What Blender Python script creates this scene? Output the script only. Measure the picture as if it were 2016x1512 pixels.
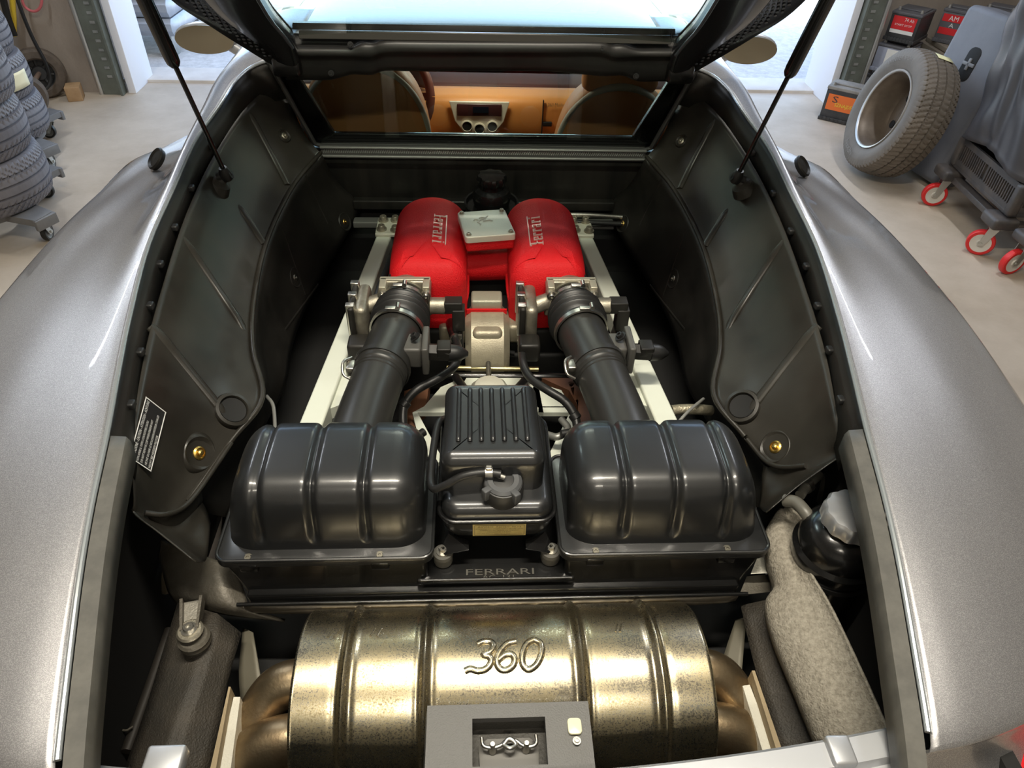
import bpy, bmesh, math, random
from mathutils import Vector, Matrix
from mathutils.bvhtree import BVHTree
random.seed(7)
for o in list(bpy.data.objects): bpy.data.objects.remove(o)
SC = bpy.context.scene
COL = SC.collection
R = math.radians
PI = math.pi

# ---------------------------------------------------------------- camera
F = 1398.0
CAM = Vector((-0.035, 0.0, 1.72))
pitch, yaw, roll = R(40.6), R(4.0), R(2.3)
cf = Vector((math.sin(yaw)*math.cos(pitch), math.cos(yaw)*math.cos(pitch), -math.sin(pitch)))
r0 = Vector((math.cos(yaw), -math.sin(yaw), 0)); u0 = r0.cross(cf)
cr = r0*math.cos(roll)+u0*math.sin(roll); cu = u0*math.cos(roll)-r0*math.sin(roll)
cam = bpy.data.objects.new('camera', bpy.data.cameras.new('camera')); COL.objects.link(cam)
cam.matrix_world = Matrix(((cr.x, cu.x, -cf.x, CAM.x), (cr.y, cu.y, -cf.y, CAM.y), (cr.z, cu.z, -cf.z, CAM.z), (0, 0, 0, 1)))
cam.data.sensor_width = 36; cam.data.sensor_fit = 'HORIZONTAL'; cam.data.lens = F/2016*36
cam.data.clip_start = 0.02; cam.data.clip_end = 200
SC.camera = cam

def P(px, py, x=None, y=None, z=None, pl=None):
    """point of the place seen at a pixel of the photo, on the given plane"""
    d = cf+cr*((px-1008)/F)-cu*((py-756)/F)
    if pl: t = (Vector(pl[0])-CAM).dot(Vector(pl[1]))/d.dot(Vector(pl[1]))
    elif z is not None: t = (z-CAM.z)/d.z
    elif y is not None: t = (y-CAM.y)/d.y
    else: t = (x-CAM.x)/d.x
    return CAM+d*t

# ---------------------------------------------------------------- light
W = bpy.data.worlds.new('world'); SC.world = W; W.use_nodes = True
wn = W.node_tree.nodes; wl = W.node_tree.links
sky = wn.new('ShaderNodeTexSky'); sky.sky_type = 'NISHITA'; sky.sun_disc = False
sky.sun_elevation = R(48); sky.sun_rotation = R(200); sky.air_density = 1.2; sky.dust_density = 3.0
bg = wn['Background']; bg.inputs[1].default_value = 0.95
wl.new(sky.outputs[0], bg.inputs[0])
SC.view_settings.view_transform = 'Standard'; SC.view_settings.look = 'None'
SC.view_settings.gamma = 1.0; SC.view_settings.use_curve_mapping = False
SC.view_settings.exposure = 0.0

def area(name, loc, rot, sx, sy, power, color, spread=180):
    l = bpy.data.lights.new(name, 'AREA'); l.shape = 'RECTANGLE'; l.size = sx; l.size_y = sy
    l.energy = power; l.color = color; l.spread = R(spread)
    o = bpy.data.objects.new(name, l); COL.objects.link(o); o.location = loc; o.rotation_euler = rot
    return o
TUBES = [  # ceiling fixtures: x, y, length in x, length in y, power, colour
    (0.0, 0.62, 1.24, 0.06, 76, (1.0, 0.92, 0.77)), (0.0, -1.25, 1.1, 0.06, 38, (1.0, 0.92, 0.77)),
    (-2.1, 3.3, 0.06, 1.2, 34, (0.86, 0.93, 1.0)), (2.2, 3.3, 0.06, 1.2, 34, (0.90, 0.94, 1.0)), (0.0, 4.2, 1.24, 0.06, 22, (1.0, 0.95, 0.86))]
LAMPZ = 3.16
for i, (lx, ly, sx_, sy_, pw, lc_) in enumerate(TUBES):
    area('ceiling_light', (lx, ly, LAMPZ-0.045), (0, 0, 0), sx_, sy_, pw, lc_)
sun = bpy.data.lights.new('sun', 'SUN'); sun.energy = 6.0; sun.angle = R(12); sun.color = (1, 0.97, 0.93)
so = bpy.data.objects.new('sun', sun); COL.objects.link(so)
so.rotation_euler = (R(-42), R(8), 0)   # shines from beyond the gate towards -y? (kept outside by the roof)
so.rotation_euler = (R(30), R(10), 0)

# ---------------------------------------------------------------- materials
MATS = {}
def mat(name, color, rough=0.5, metal=0.0, coat=0.0, coatr=0.05, var=None, vscale=8.0, vdet=4.0, bump=0.0, bscale=200.0,
        emit=None, trans=0.0, ior=1.5, spec=0.5, rvar=0.0, bump2=0.0, b2scale=10.0, vpos=(0.35, 0.7), vstretch=(1, 1, 1), alpha=1.0):
    if name in MATS: return MATS[name]
    m = bpy.data.materials.new(name); m.use_nodes = True
    nt = m.node_tree; N = nt.nodes; L = nt.links; b = N['Principled BSDF']
    b.inputs['Base Color'].default_value = (*color, 1); b.inputs['Roughness'].default_value = rough
    b.inputs['Metallic'].default_value = metal; b.inputs['Coat Weight'].default_value = coat
    b.inputs['Coat Roughness'].default_value = coatr; b.inputs['IOR'].default_value = ior
    b.inputs['Specular IOR Level'].default_value = spec; b.inputs['Transmission Weight'].default_value = trans
    b.inputs['Alpha'].default_value = alpha
    if emit: b.inputs['Emission Color'].default_value = (*emit[0], 1); b.inputs['Emission Strength'].default_value = emit[1]
    tc = N.new('ShaderNodeTexCoord')
    if var or rvar:
        mp = N.new('ShaderNodeMapping'); mp.inputs['Scale'].default_value = vstretch; L.new(tc.outputs['Object'], mp.inputs[0])
        n = N.new('ShaderNodeTexNoise'); n.inputs['Scale'].default_value = vscale; n.inputs['Detail'].default_value = vdet
        n.inputs['Roughness'].default_value = 0.62; L.new(mp.outputs[0], n.inputs['Vector'])
        mr = N.new('ShaderNodeMapRange'); mr.inputs[1].default_value = vpos[0]; mr.inputs[2].default_value = vpos[1]
        L.new(n.outputs[0], mr.inputs[0])
        if var:
            mx = N.new('ShaderNodeMix'); mx.data_type = 'RGBA'; L.new(mr.outputs[0], mx.inputs[0])
            mx.inputs[6].default_value = (*color, 1); mx.inputs[7].default_value = (*var, 1)
            L.new(mx.outputs[2], b.inputs['Base Color'])
        if rvar:
            ma = N.new('ShaderNodeMath'); ma.operation = 'MULTIPLY_ADD'; L.new(mr.outputs[0], ma.inputs[0])
            ma.inputs[1].default_value = rvar; ma.inputs[2].default_value = rough; L.new(ma.outputs[0], b.inputs['Roughness'])
    prev = None
    for st, sc_ in ((bump, bscale), (bump2, b2scale)):
        if st:
            n2 = N.new('ShaderNodeTexNoise'); n2.inputs['Scale'].default_value = sc_; n2.inputs['Detail'].default_value = 3
            L.new(tc.outputs['Object'], n2.inputs['Vector'])
            bp = N.new('ShaderNodeBump'); bp.inputs['Strength'].default_value = min(1, st); bp.inputs['Distance'].default_value = 0.002
            L.new(n2.outputs[0], bp.inputs['Height'])
            if prev: L.new(prev.outputs[0], bp.inputs['Normal'])
            prev = bp
    if prev: L.new(prev.outputs[0], b.inputs['Normal'])
    MATS[name] = m
    return m

paint = mat('grey_metallic_paint', (0.29, 0.288, 0.298), 0.36, 0.75, 1.0, 0.03, var=(0.44, 0.435, 0.445), vscale=900, vdet=1, vpos=(0.45, 0.62), bump=0.10, bscale=2500)
paint_d = mat('grey_paint_flat', (0.42, 0.43, 0.45), 0.38, 0.6, 0.6, 0.1, bump=0.08, bscale=2500)
seal_m = mat('weatherstrip_rubber', (0.065, 0.062, 0.054), 0.55, var=(0.10, 0.095, 0.082), vscale=30)
black_pl = mat('black_plastic', (0.010, 0.0095, 0.0085), 0.38, spec=0.3, var=(0.022, 0.020, 0.017), vscale=6, rvar=0.18, bump=0.06, bscale=700)
liner_m = mat('liner_plastic', (0.013, 0.0115, 0.0092), 0.29, spec=0.36, var=(0.036, 0.033, 0.027), vscale=3.2, rvar=0.16, bump=0.08, bscale=600)
deep = mat('dark_cavity', (0.006, 0.006, 0.006), 0.8)  # near-black; stands for shade in holes and recesses, also plain dark parts
rubber = mat('black_rubber', (0.012, 0.012, 0.012), 0.42, bump=0.05, bscale=400)
satin = mat('satin_black_coat', (0.010, 0.0105, 0.011), 0.38, 0.0, 0.60, 0.17, bump=0.10, bscale=900, rvar=0.08, vscale=5)
gloss = mat('gloss_black', (0.006, 0.006, 0.006), 0.22, coat=0.3, coatr=0.1, bump=0.06, bscale=500)
red_m = mat('red_crackle', (0.60, 0.002, 0.006), 0.6, coat=0.05, coatr=0.4, spec=0.35, bump=1.0, bscale=420, bump2=0.5, b2scale=1200)
alu = mat('cast_aluminium', (0.62, 0.61, 0.51), 0.5, 0.4, bump=0.25, bscale=500)
alu_d = mat('aged_aluminium', (0.40, 0.37, 0.30), 0.45, 0.8, bump=0.25, bscale=400, var=(0.24, 0.22, 0.17), vscale=30)
steel = mat('zinc_steel', (0.55, 0.53, 0.48), 0.32, 1.0, bump=0.05)
brass = mat('brass', (0.62, 0.42, 0.12), 0.35, 1.0)
frame_m = mat('frame_white_paint', (0.62, 0.65, 0.56), 0.42, bump=0.05, bscale=500)
tube_m = mat('intake_tube_plastic', (0.022, 0.0215, 0.020), 0.34, bump=0.05, bscale=600, rvar=0.1)
felt = mat('heat_shield_felt', (0.30, 0.275, 0.225), 0.8, bump=1.0, bscale=170, bump2=1.0, b2scale=330, var=(0.19, 0.17, 0.135), vscale=140, vdet=2)
plate_m = mat('dark_shield_plate', (0.030, 0.027, 0.022), 0.6, bump=0.9, bscale=330, var=(0.055, 0.046, 0.035), vscale=10)
white_ins = mat('white_insulation', (0.62, 0.60, 0.52), 0.85, bump=0.8, bscale=250)
leather = mat('tan_leather', (0.42, 0.16, 0.05), 0.5, bump=0.15, bscale=500)
leather_d = mat('dark_red_leather', (0.10, 0.03, 0.02), 0.5)
leather_g = mat('grey_leather', (0.30, 0.26, 0.21), 0.55)
console_m = mat('console_silver', (0.80, 0.72, 0.60), 0.45, 0.2)
def glass_mat(name, tint, rough=0.0):
    m = bpy.data.materials.new(name); m.use_nodes = True; N = m.node_tree.nodes; L = m.node_tree.links
    N.remove(N['Principled BSDF']); out = N['Material Output']
    tr = N.new('ShaderNodeBsdfTransparent'); tr.inputs[0].default_value = (*tint, 1)
    gl = N.new('ShaderNodeBsdfGlossy'); gl.inputs['Roughness'].default_value = rough
    fr = N.new('ShaderNodeFresnel'); fr.inputs[0].default_value = 1.75
    ge = N.new('ShaderNodeNewGeometry'); ma = N.new('ShaderNodeMath'); ma.operation = 'MULTIPLY_ADD'   # no second reflection inside the pane
    L.new(ge.outputs['Backfacing'], ma.inputs[0]); ma.inputs[1].default_value = -1.0; L.new(fr.outputs[0], ma.inputs[2]); ma.use_clamp = True
    mx = N.new('ShaderNodeMixShader'); L.new(ma.outputs[0], mx.inputs[0]); L.new(tr.outputs[0], mx.inputs[1]); L.new(gl.outputs[0], mx.inputs[2])
    L.new(mx.outputs[0], out.inputs[0]); return m
glass = glass_mat('clear_glass', (0.86, 0.93, 0.90))

# stained stainless for the silencer
def silencer_mat():
    m = mat('stained_stainless', (0.50, 0.455, 0.33), 0.22, 1.0); N = m.node_tree.nodes; L = m.node_tree.links; b = N['Principled BSDF']
    tc = N.new('ShaderNodeTexCoord')
    n = N.new('ShaderNodeTexNoise'); n.inputs['Scale'].default_value = 9; n.inputs['Detail'].default_value = 8; n.inputs['Roughness'].default_value = 0.7
    L.new(tc.outputs['Object'], n.inputs['Vector'])
    n2 = N.new('ShaderNodeTexNoise'); n2.inputs['Scale'].default_value = 420; n2.inputs['Detail'].default_value = 4; L.new(tc.outputs['Object'], n2.inputs['Vector'])
    mu = N.new('ShaderNodeMath'); mu.operation = 'MULTIPLY'; L.new(n.outputs[0], mu.inputs[0]); L.new(n2.outputs[0], mu.inputs[1])
    cr_ = N.new('ShaderNodeValToRGB'); e = cr_.color_ramp.elements
    e[0].position = 0.17; e[0].color = (0.60, 0.55, 0.43, 1); e[1].position = 0.40; e[1].color = (0.24, 0.20, 0.12, 1)
    k = e.new(0.27); k.color = (0.50, 0.43, 0.28, 1)
    L.new(mu.outputs[0], cr_.inputs[0]); L.new(cr_.outputs[0], b.inputs['Base Color'])
    mr = N.new('ShaderNodeMapRange'); mr.inputs[1].default_value = 0.15; mr.inputs[2].default_value = 0.4; mr.inputs[3].default_value = 0.22; mr.inputs[4].default_value = 0.46
    L.new(mu.outputs[0], mr.inputs[0]); L.new(mr.outputs[0], b.inputs['Roughness'])
    bp = N.new('ShaderNodeBump'); bp.inputs['Strength'].default_value = 0.18; bp.inputs['Distance'].default_value = 0.002
    n3 = N.new('ShaderNodeTexNoise'); n3.inputs['Scale'].default_value = 14; n3.inputs['Detail'].default_value = 5; L.new(tc.outputs['Object'], n3.inputs['Vector'])
    L.new(n3.outputs[0], bp.inputs['Height']); L.new(bp.outputs[0], b.inputs['Normal'])
    return m
silencer_m = silencer_mat()
exhaust_m = mat('heat_tanned_pipe', (0.42, 0.33, 0.21), 0.33, 0.95, rvar=0.15, var=(0.20, 0.14, 0.08), vscale=22, vdet=8, bump=0.15, bscale=200)
hdr_m = mat('dull_casting', (0.12, 0.11, 0.09), 0.5, 0.35, var=(0.07, 0.06, 0.045), vscale=14, bump=0.4, bscale=200)
ceram = mat('brown_casting', (0.20, 0.09, 0.045), 0.55, var=(0.13, 0.055, 0.03), vscale=9)

# ---------------------------------------------------------------- mesh helpers
def cr1(a, b, c, d, t):
    return a*(-0.5*t**3+t*t-0.5*t)+b*(1.5*t**3-2.5*t*t+1)+c*(-1.5*t**3+2*t*t+0.5*t)+d*(0.5*t**3-0.5*t*t)
def smooth(pts, n, closed=False):
    pts = [Vector(p) for p in pts]; m = len(pts); out = []
    segs = m if closed else m-1
    for i in range(segs):
        for k in range(n):
            t = k/n
            if closed: a, b, c, d = pts[(i-1) % m], pts[i], pts[(i+1) % m], pts[(i+2) % m]
            else:
                b, c = pts[i], pts[i+1]
                a = pts[i-1] if i > 0 else b*2-c
                d = pts[i+2] if i+2 < m else c*2-b
            out.append(cr1(a, b, c, d, t))
    if not closed: out.append(pts[-1].copy())
    return out
def rrect(w, h, r, n=6, c=(0, 0)):
    """rounded rectangle outline, counter-clockwise, 2D"""
    out = []
    for cx, cy, a0 in ((w/2-r, h/2-r, 0), (-w/2+r, h/2-r, 90), (-w/2+r, -h/2+r, 180), (w/2-r, -h/2+r, 270)):
        for k in range(n+1):
            a = R(a0+90*k/n); out.append(Vector((c[0]+cx+r*math.cos(a), c[1]+cy+r*math.sin(a))))
    return out
class G:
    def __init__(s): s.v = []; s.f = []; s.m = []; s.cur = 0
    def add(s, vs, fs):
        o = len(s.v); s.v += [Vector(v) for v in vs]; s.f += [tuple(i+o for i in f) for f in fs]; s.m += [s.cur]*len(fs); return s
    def box(s, c, size, rot=None, bev=0.0):
        bm = bmesh.new(); bmesh.ops.create_cube(bm, size=1)
        bmesh.ops.scale(bm, vec=size, verts=bm.verts)
        if bev: bmesh.ops.bevel(bm, geom=list(bm.edges), offset=bev, segments=3, profile=0.5, affect='EDGES')
        M = Matrix.Translation(c) @ (rot.to_4x4() if rot is not None else Matrix())
        s.add([M @ v.co for v in bm.verts], [[v.index for v in f.verts] for f in bm.faces]) if not bm.verts.index_update() else 0
        bm.free(); return s
    def hull(s, pts):
        bm = bmesh.new(); [bm.verts.new(p) for p in pts]; bmesh.ops.convex_hull(bm, input=bm.verts); bm.verts.index_update()
        s.add([v.co for v in bm.verts], [[v.index for v in f.verts] for f in bm.faces]); bm.free(); return s
    def grid(s, rows, cu_=False, cv=False):
        nr, nc = len(rows), len(rows[0]); vs = [p for r in rows for p in r]; fs = []
        for i in range(nr if cv else nr-1):
            for j in range(nc if cu_ else nc-1):
                a = i*nc+j; b = i*nc+(j+1) % nc; c = ((i+1) % nr)*nc+(j+1) % nc; d = ((i+1) % nr)*nc+j
                fs.append((a, b, c, d))
        return s.add(vs, fs)
    def loft(s, rows, nu=4, nv=4):
        rr = [smooth(r, nu) for r in rows]; cols = [smooth([r[j] for r in rr], nv) for j in range(len(rr[0]))]
        return s.grid([[cols[j][i] for j in range(len(cols))] for i in range(len(cols[0]))])
    def tube(s, pts, r, seg=14, n=6, cap=True, flat=None):
        pts = [Vector(p) for p in pts]
        rs = r if isinstance(r, (list, tuple)) else [r]*len(pts)
        if n > 1 and len(pts) > 2:
            rr = [q.x for q in smooth([(q, 0, 0) for q in rs], n)]; pts = smooth(pts, n)
        else: rr = rs
        up = Vector((0, 0, 1)); T0 = (pts[1]-pts[0]).normalized()
        if abs(T0.dot(up)) > 0.9: up = Vector((0, 1, 0))
        nrm = (up-T0*up.dot(T0)).normalized(); rows = []
        for i, p in enumerate(pts):
            T = ((pts[min(i+1, len(pts)-1)]-pts[max(i-1, 0)])).normalized()
            nrm = (nrm-T*nrm.dot(T)).normalized(); bn = T.cross(nrm)
            fl = flat if flat else (1, 1)
            rows.append([p+nrm*(rr[i]*fl[0]*math.cos(2*PI*k/seg))+bn*(rr[i]*fl[1]*math.sin(2*PI*k/seg)) for k in range(seg)])
        o = len(s.v); s.grid(rows, cu_=True)
        if cap: s.add([], []); s.f += [tuple(o+k for k in range(seg))[::-1], tuple(o+(len(rows)-1)*seg+k for k in range(seg))]; s.m += [s.cur]*2
        return s
    def lathe(s, prof, loc=(0, 0, 0), axis=(0, 0, 1), seg=32, ang=None, wob=None):
        """prof: (radius, height) list"""
        ax = Vector(axis).normalized(); a = Vector((1, 0, 0)) if abs(ax.x) < 0.9 else Vector((0, 1, 0))
        e1 = (a-ax*a.dot(ax)).normalized(); e2 = ax.cross(e1); L = Vector(loc); rows = []
        for (r_, h_) in prof:
            rows.append([L+ax*h_+(e1*math.cos(2*PI*k/seg)+e2*math.sin(2*PI*k/seg))*(max(r_, 1e-5)+(wob(k, seg, r_, h_) if wob else 0)) for k in range(seg)])
        return s.grid(rows, cu_=True)
    def prism(s, outline, vec):
        """closed 3D outline swept by vec, capped"""
        o = [Vector(p) for p in outline]; n = len(o); v = Vector(vec)
        return s.add(o+[p+v for p in o], [tuple(range(n))[::-1], tuple(range(n, 2*n))]+[(i, (i+1) % n, n+(i+1) % n, n+i) for i in range(n)])
    def pillow(s, out2, z0, z1, r, k=6, taper=0.0, M=None, bottom=True):
        """2D outline raised from z0 to z1 with a rounded top edge of radius r"""
        n = len(out2); out2 = [Vector((p[0], p[1])) for p in out2]; nr = []
        for i in range(n):
            t = (out2[(i+1) % n]-out2[i-1]); nr.append(Vector((-t.y, t.x)).normalized())
        rings = [(0, z0), (taper, z1-r)]+[(taper+r*(1-math.cos(PI/2*j/k)), z1-r+r*math.sin(PI/2*j/k)) for j in range(1, k+1)]
        rows = [[Vector((*(out2[i]+nr[i]*ins), z)) for i in range(n)] for ins, z in rings]
        if M is not None: rows = [[M @ p for p in q] for q in rows]
        o = len(s.v); s.grid(rows, cu_=True)
        s.f.append(tuple(o+(len(rows)-1)*n+i for i in range(n))); s.m.append(s.cur)
        if bottom: s.f.append(tuple(o+i for i in range(n))[::-1]); s.m.append(s.cur)
        return s
    def bvh(s): return BVHTree.FromPolygons(s.v, s.f)
    def mesh(s, name, mats, off=Vector((0, 0, 0)), sharp=35):
        me = bpy.data.meshes.new(name); me.from_pydata([tuple(p-off) for p in s.v], [], s.f)
        for m in (mats if isinstance(mats, (list, tuple)) else [mats]): me.materials.append(m)
        if len(set(s.m)) > 1: me.polygons.foreach_set('material_index', s.m)
        bm = bmesh.new(); bm.from_mesh(me); bmesh.ops.recalc_face_normals(bm, faces=bm.faces); bm.to_mesh(me); bm.free()
        me.polygons.foreach_set('use_smooth', [True]*len(me.polygons)); me.set_sharp_from_angle(angle=R(sharp)); me.update()
        return me
def tag(o, label=None, cat=None, group=None, kind=None):
    for k, v in (('label', label), ('category', cat), ('group', group), ('kind', kind)):
        if v: o[k] = v
    return o
def empty(name, loc=(0, 0, 0), rot=(0, 0, 0)):
    o = bpy.data.objects.new(name, None); COL.objects.link(o); o.location = loc; o.rotation_euler = rot; o.empty_display_size = 0.1; return o
CARLOC = Vector((0, 1.9, 0))
def obj(name, g, m, parent=None, label=None, solid=0.0, sub=0, bev=0.0, sharp=35, off=None, soff=-1):
    if off is None: off = CARLOC if (parent is not None and parent.get('incar')) else Vector((0, 0, 0))
    o = bpy.data.objects.new(name, g.mesh(name, m, off, sharp)); COL.objects.link(o)
    if parent is not None:
        o.parent = parent
        if parent.get('incar'): o['incar'] = 1
    if solid:
        md = o.modifiers.new('s', 'SOLIDIFY'); md.thickness = solid; md.offset = soff
    if bev:
        md = o.modifiers.new('b', 'BEVEL'); md.width = bev; md.segments = 2; md.limit_method = 'ANGLE'
    if sub:
        md = o.modifiers.new('u', 'SUBSURF'); md.levels = sub; md.render_levels = sub
    if label: o['label'] = label
    return o
def text_verts(s, size=1.0, depth=0.1, shear=0.0, xs=1.0, space=1.0, offset=0.0, bevel=0.0, res=3):
    c = bpy.data.curves.new('t', 'FONT'); c.body = s; c.size = size; c.extrude = depth; c.shear = shear; c.space_character = space
    c.offset = offset; c.bevel_depth = bevel; c.bevel_resolution = 2; c.resolution_u = res; c.align_x = 'CENTER'; c.align_y = 'CENTER'
    o = bpy.data.objects.new('t', c); me = bpy.data.meshes.new_from_object(o)
    vs = [Vector((v.co.x*xs, v.co.y, v.co.z)) for v in me.vertices]; fs = [tuple(p.vertices) for p in me.polygons]
    bpy.data.objects.remove(o); bpy.data.curves.remove(c); bpy.data.meshes.remove(me)
    return vs, fs
def text_on(g, s, w, h, M, depth=0.0005, shear=0.0, space=1.0, offset=0.0):
    """text fitted to w x h on the local xy plane of M"""
    vs, fs = text_verts(s, 1.0, 0.0, shear, 1.0, space, offset, 0, 2)
    x0, x1 = min(v.x for v in vs), max(v.x for v in vs); y0, y1 = min(v.y for v in vs), max(v.y for v in vs)
    o = [M @ Vector(((v.x-(x0+x1)/2)/(x1-x0)*w, (v.y-(y0+y1)/2)/(y1-y0)*h, depth)) for v in vs]
    g.add(o, fs); return g
def mframe(o, x, y):
    x = Vector(x).normalized(); y = Vector(y); y = (y-x*y.dot(x)).normalized(); z = x.cross(y); o = Vector(o)
    return Matrix(((x.x, y.x, z.x, o.x), (x.y, y.y, z.y, o.y), (x.z, y.z, z.z, o.z), (0, 0, 0, 1)))
def bolt(g, loc, axis=(0, 0, 1), r=0.006, h=0.005, hexa=True):
    loc = Vector(loc); ax = Vector(axis).normalized()
    g.lathe([(0, 0), (r*1.5, 0), (r*1.5, h*0.3), (0, h*0.3)], loc, ax, 20)
    g.lathe([(r, h*0.3), (r, h*0.9), (r*0.9, h), (r*0.5, h), (r*0.45, h*0.6), (0, h*0.6)], loc, ax, 6 if hexa else 16)
    return g

# ---------------------------------------------------------------- the room
conc_f = mat('garage_floor_concrete', (0.52, 0.44, 0.35), 0.5, var=(0.38, 0.31, 0.235), vscale=2.2, vdet=10, bump=0.2, bscale=60, rvar=0.15)
conc_w = mat('raw_concrete_wall', (0.34, 0.285, 0.235), 0.8, var=(0.22, 0.18, 0.145), vscale=2.6, vdet=9, bump=0.5, bscale=45, vstretch=(1, 1, 0.5))
wall_m = mat('painted_wall', (0.46, 0.43, 0.39), 0.7, var=(0.30, 0.26, 0.22), vscale=1.5)
ceil_m = mat('ceiling_paint', (0.34, 0.335, 0.33), 0.8)
gravel = mat('yard_gravel', (0.62, 0.60, 0.58), 0.9, var=(0.44, 0.42, 0.40), vscale=22, vdet=10, bump=1.0, bscale=40)
jamb_m = mat('white_cladding', (0.80, 0.80, 0.84), 0.5, bump=0.1, bscale=20)
galv = mat('galvanised_steel', (0.42, 0.43, 0.42), 0.45, 0.6, var=(0.30, 0.31, 0.30), vscale=20)
greeng = mat('grey_green_track', (0.17, 0.19, 0.165), 0.5, 0.2, var=(0.12, 0.13, 0.11), vscale=9)
def struct(name, g, m, **k):
    o = obj(name, g, m, **k); o['kind'] = 'structure'; return o
WX0, WX1, WY0, WY1, WZ = -3.7, 4.3, -3.6, 5.06, 3.25
struct('floor', G().box(((WX0+WX1)/2, (WY0+5.1)/2, -0.05), (WX1-WX0+0.4, 5.1-WY0+0.4, 0.1)), conc_f)
struct('floor_1', G().box((3.5, 5.35, -0.05), (1.9, 0.1, 0.1)), conc_f)
struct('ground_outside', G().box((0, 25.3, -0.07), (60, 40, 0.1)), gravel)
struct('trim_1', G().box((0, 5.42, -0.03), (5.5, 0.28, 0.1), bev=0.004), mat('pale_sill_concrete', (0.66, 0.61, 0.55), 0.7, var=(0.55, 0.5, 0.45), vscale=6))
struct('wall_left', G().box((WX0-0.1, 0.9, WZ/2), (0.2, 9.2, WZ)), wall_m)
struct('wall_right', G().box((WX1+0.1, 0.95, WZ/2), (0.2, 9.3, WZ)), wall_m)
struct('wall_back', G().box((0.3, WY0-0.1, WZ/2), (8.4, 0.2, WZ)), mat('white_back_wall', (0.75, 0.72, 0.66), 0.7))
struct('wall_front_left', G().box((-3.11, 5.2, WZ/2), (1.25, 0.28, WZ)), conc_w)
struct('wall_front_right', G().box((3.50, 5.46, WZ/2), (1.74, 0.2, WZ)), conc_w)
struct('wall_front_lintel', G().box((0.1, 5.2, 3.12), (5.6, 0.28, 0.26)), conc_w)
struct('ceiling', G().box((0.3, 0.8, WZ+0.1), (8.4, 9.6, 0.2)), ceil_m)
# gate tracks and reveals
for nm, sx, bx in (('trim_2', -1, -2.49), ('trim_3', 1, 2.64)):
    g = G(); g.tube([(bx+sx*0.045, 5.03, 0), (bx+sx*0.045, 5.03, 3.0)], 0.017, seg=14, n=1)
    struct(nm+'_rail', g, mat('bright_rail', (0.55, 0.55, 0.53), 0.3, 0.8)).name = nm
    g = G(); g.box((bx-sx*0.035, 5.045, 1.45), (0.125, 0.05, 2.9), bev=0.003); g.box((bx-sx*0.10, 5.035, 1.45), (0.014, 0.075, 2.9))
    for k in range(14): g.cur = 1; g.box((bx-sx*0.05, 5.018, 0.12+0.055*k), (0.032, 0.006, 0.016)); g.cur = 0
    struct('trim_4' if sx < 0 else 'trim_5', g, [greeng, galv])
struct('door_1', G().box((-2.34, 5.22, 1.45), (0.05, 0.34, 2.9), bev=0.003), jamb_m)
struct('door_2', G().box((2.50, 5.26, 1.45), (0.05, 0.42, 2.9), bev=0.003), jamb_m)

# ceiling fixtures
for i, (lx, ly, sx_, sy_, pw, lc_) in enumerate(TUBES):
    e = empty('strip_light', (lx, ly, LAMPZ)); tag(e, ['warm ceiling strip light above the engine bay', 'warm ceiling strip light behind the photographer', 'cool ceiling tube light near the stacked tyres', 'cool ceiling tube light near the leaning van wheel', 'ceiling strip light near the open gate'][i], 'lamp')
    obj('housing', G().box((0, 0, 0.03), (sx_+0.06, sy_+0.05, 0.09), bev=0.01), mat('white_housing', (0.8, 0.8, 0.8), 0.4), e)
    obj('diffuser', G().box((0, 0, -0.02), (sx_, sy_, 0.03), bev=0.012), mat('lamp_diffuser_%d' % i, (1, 1, 1), 0.4, emit=(lc_, 9.0)), e)

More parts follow.
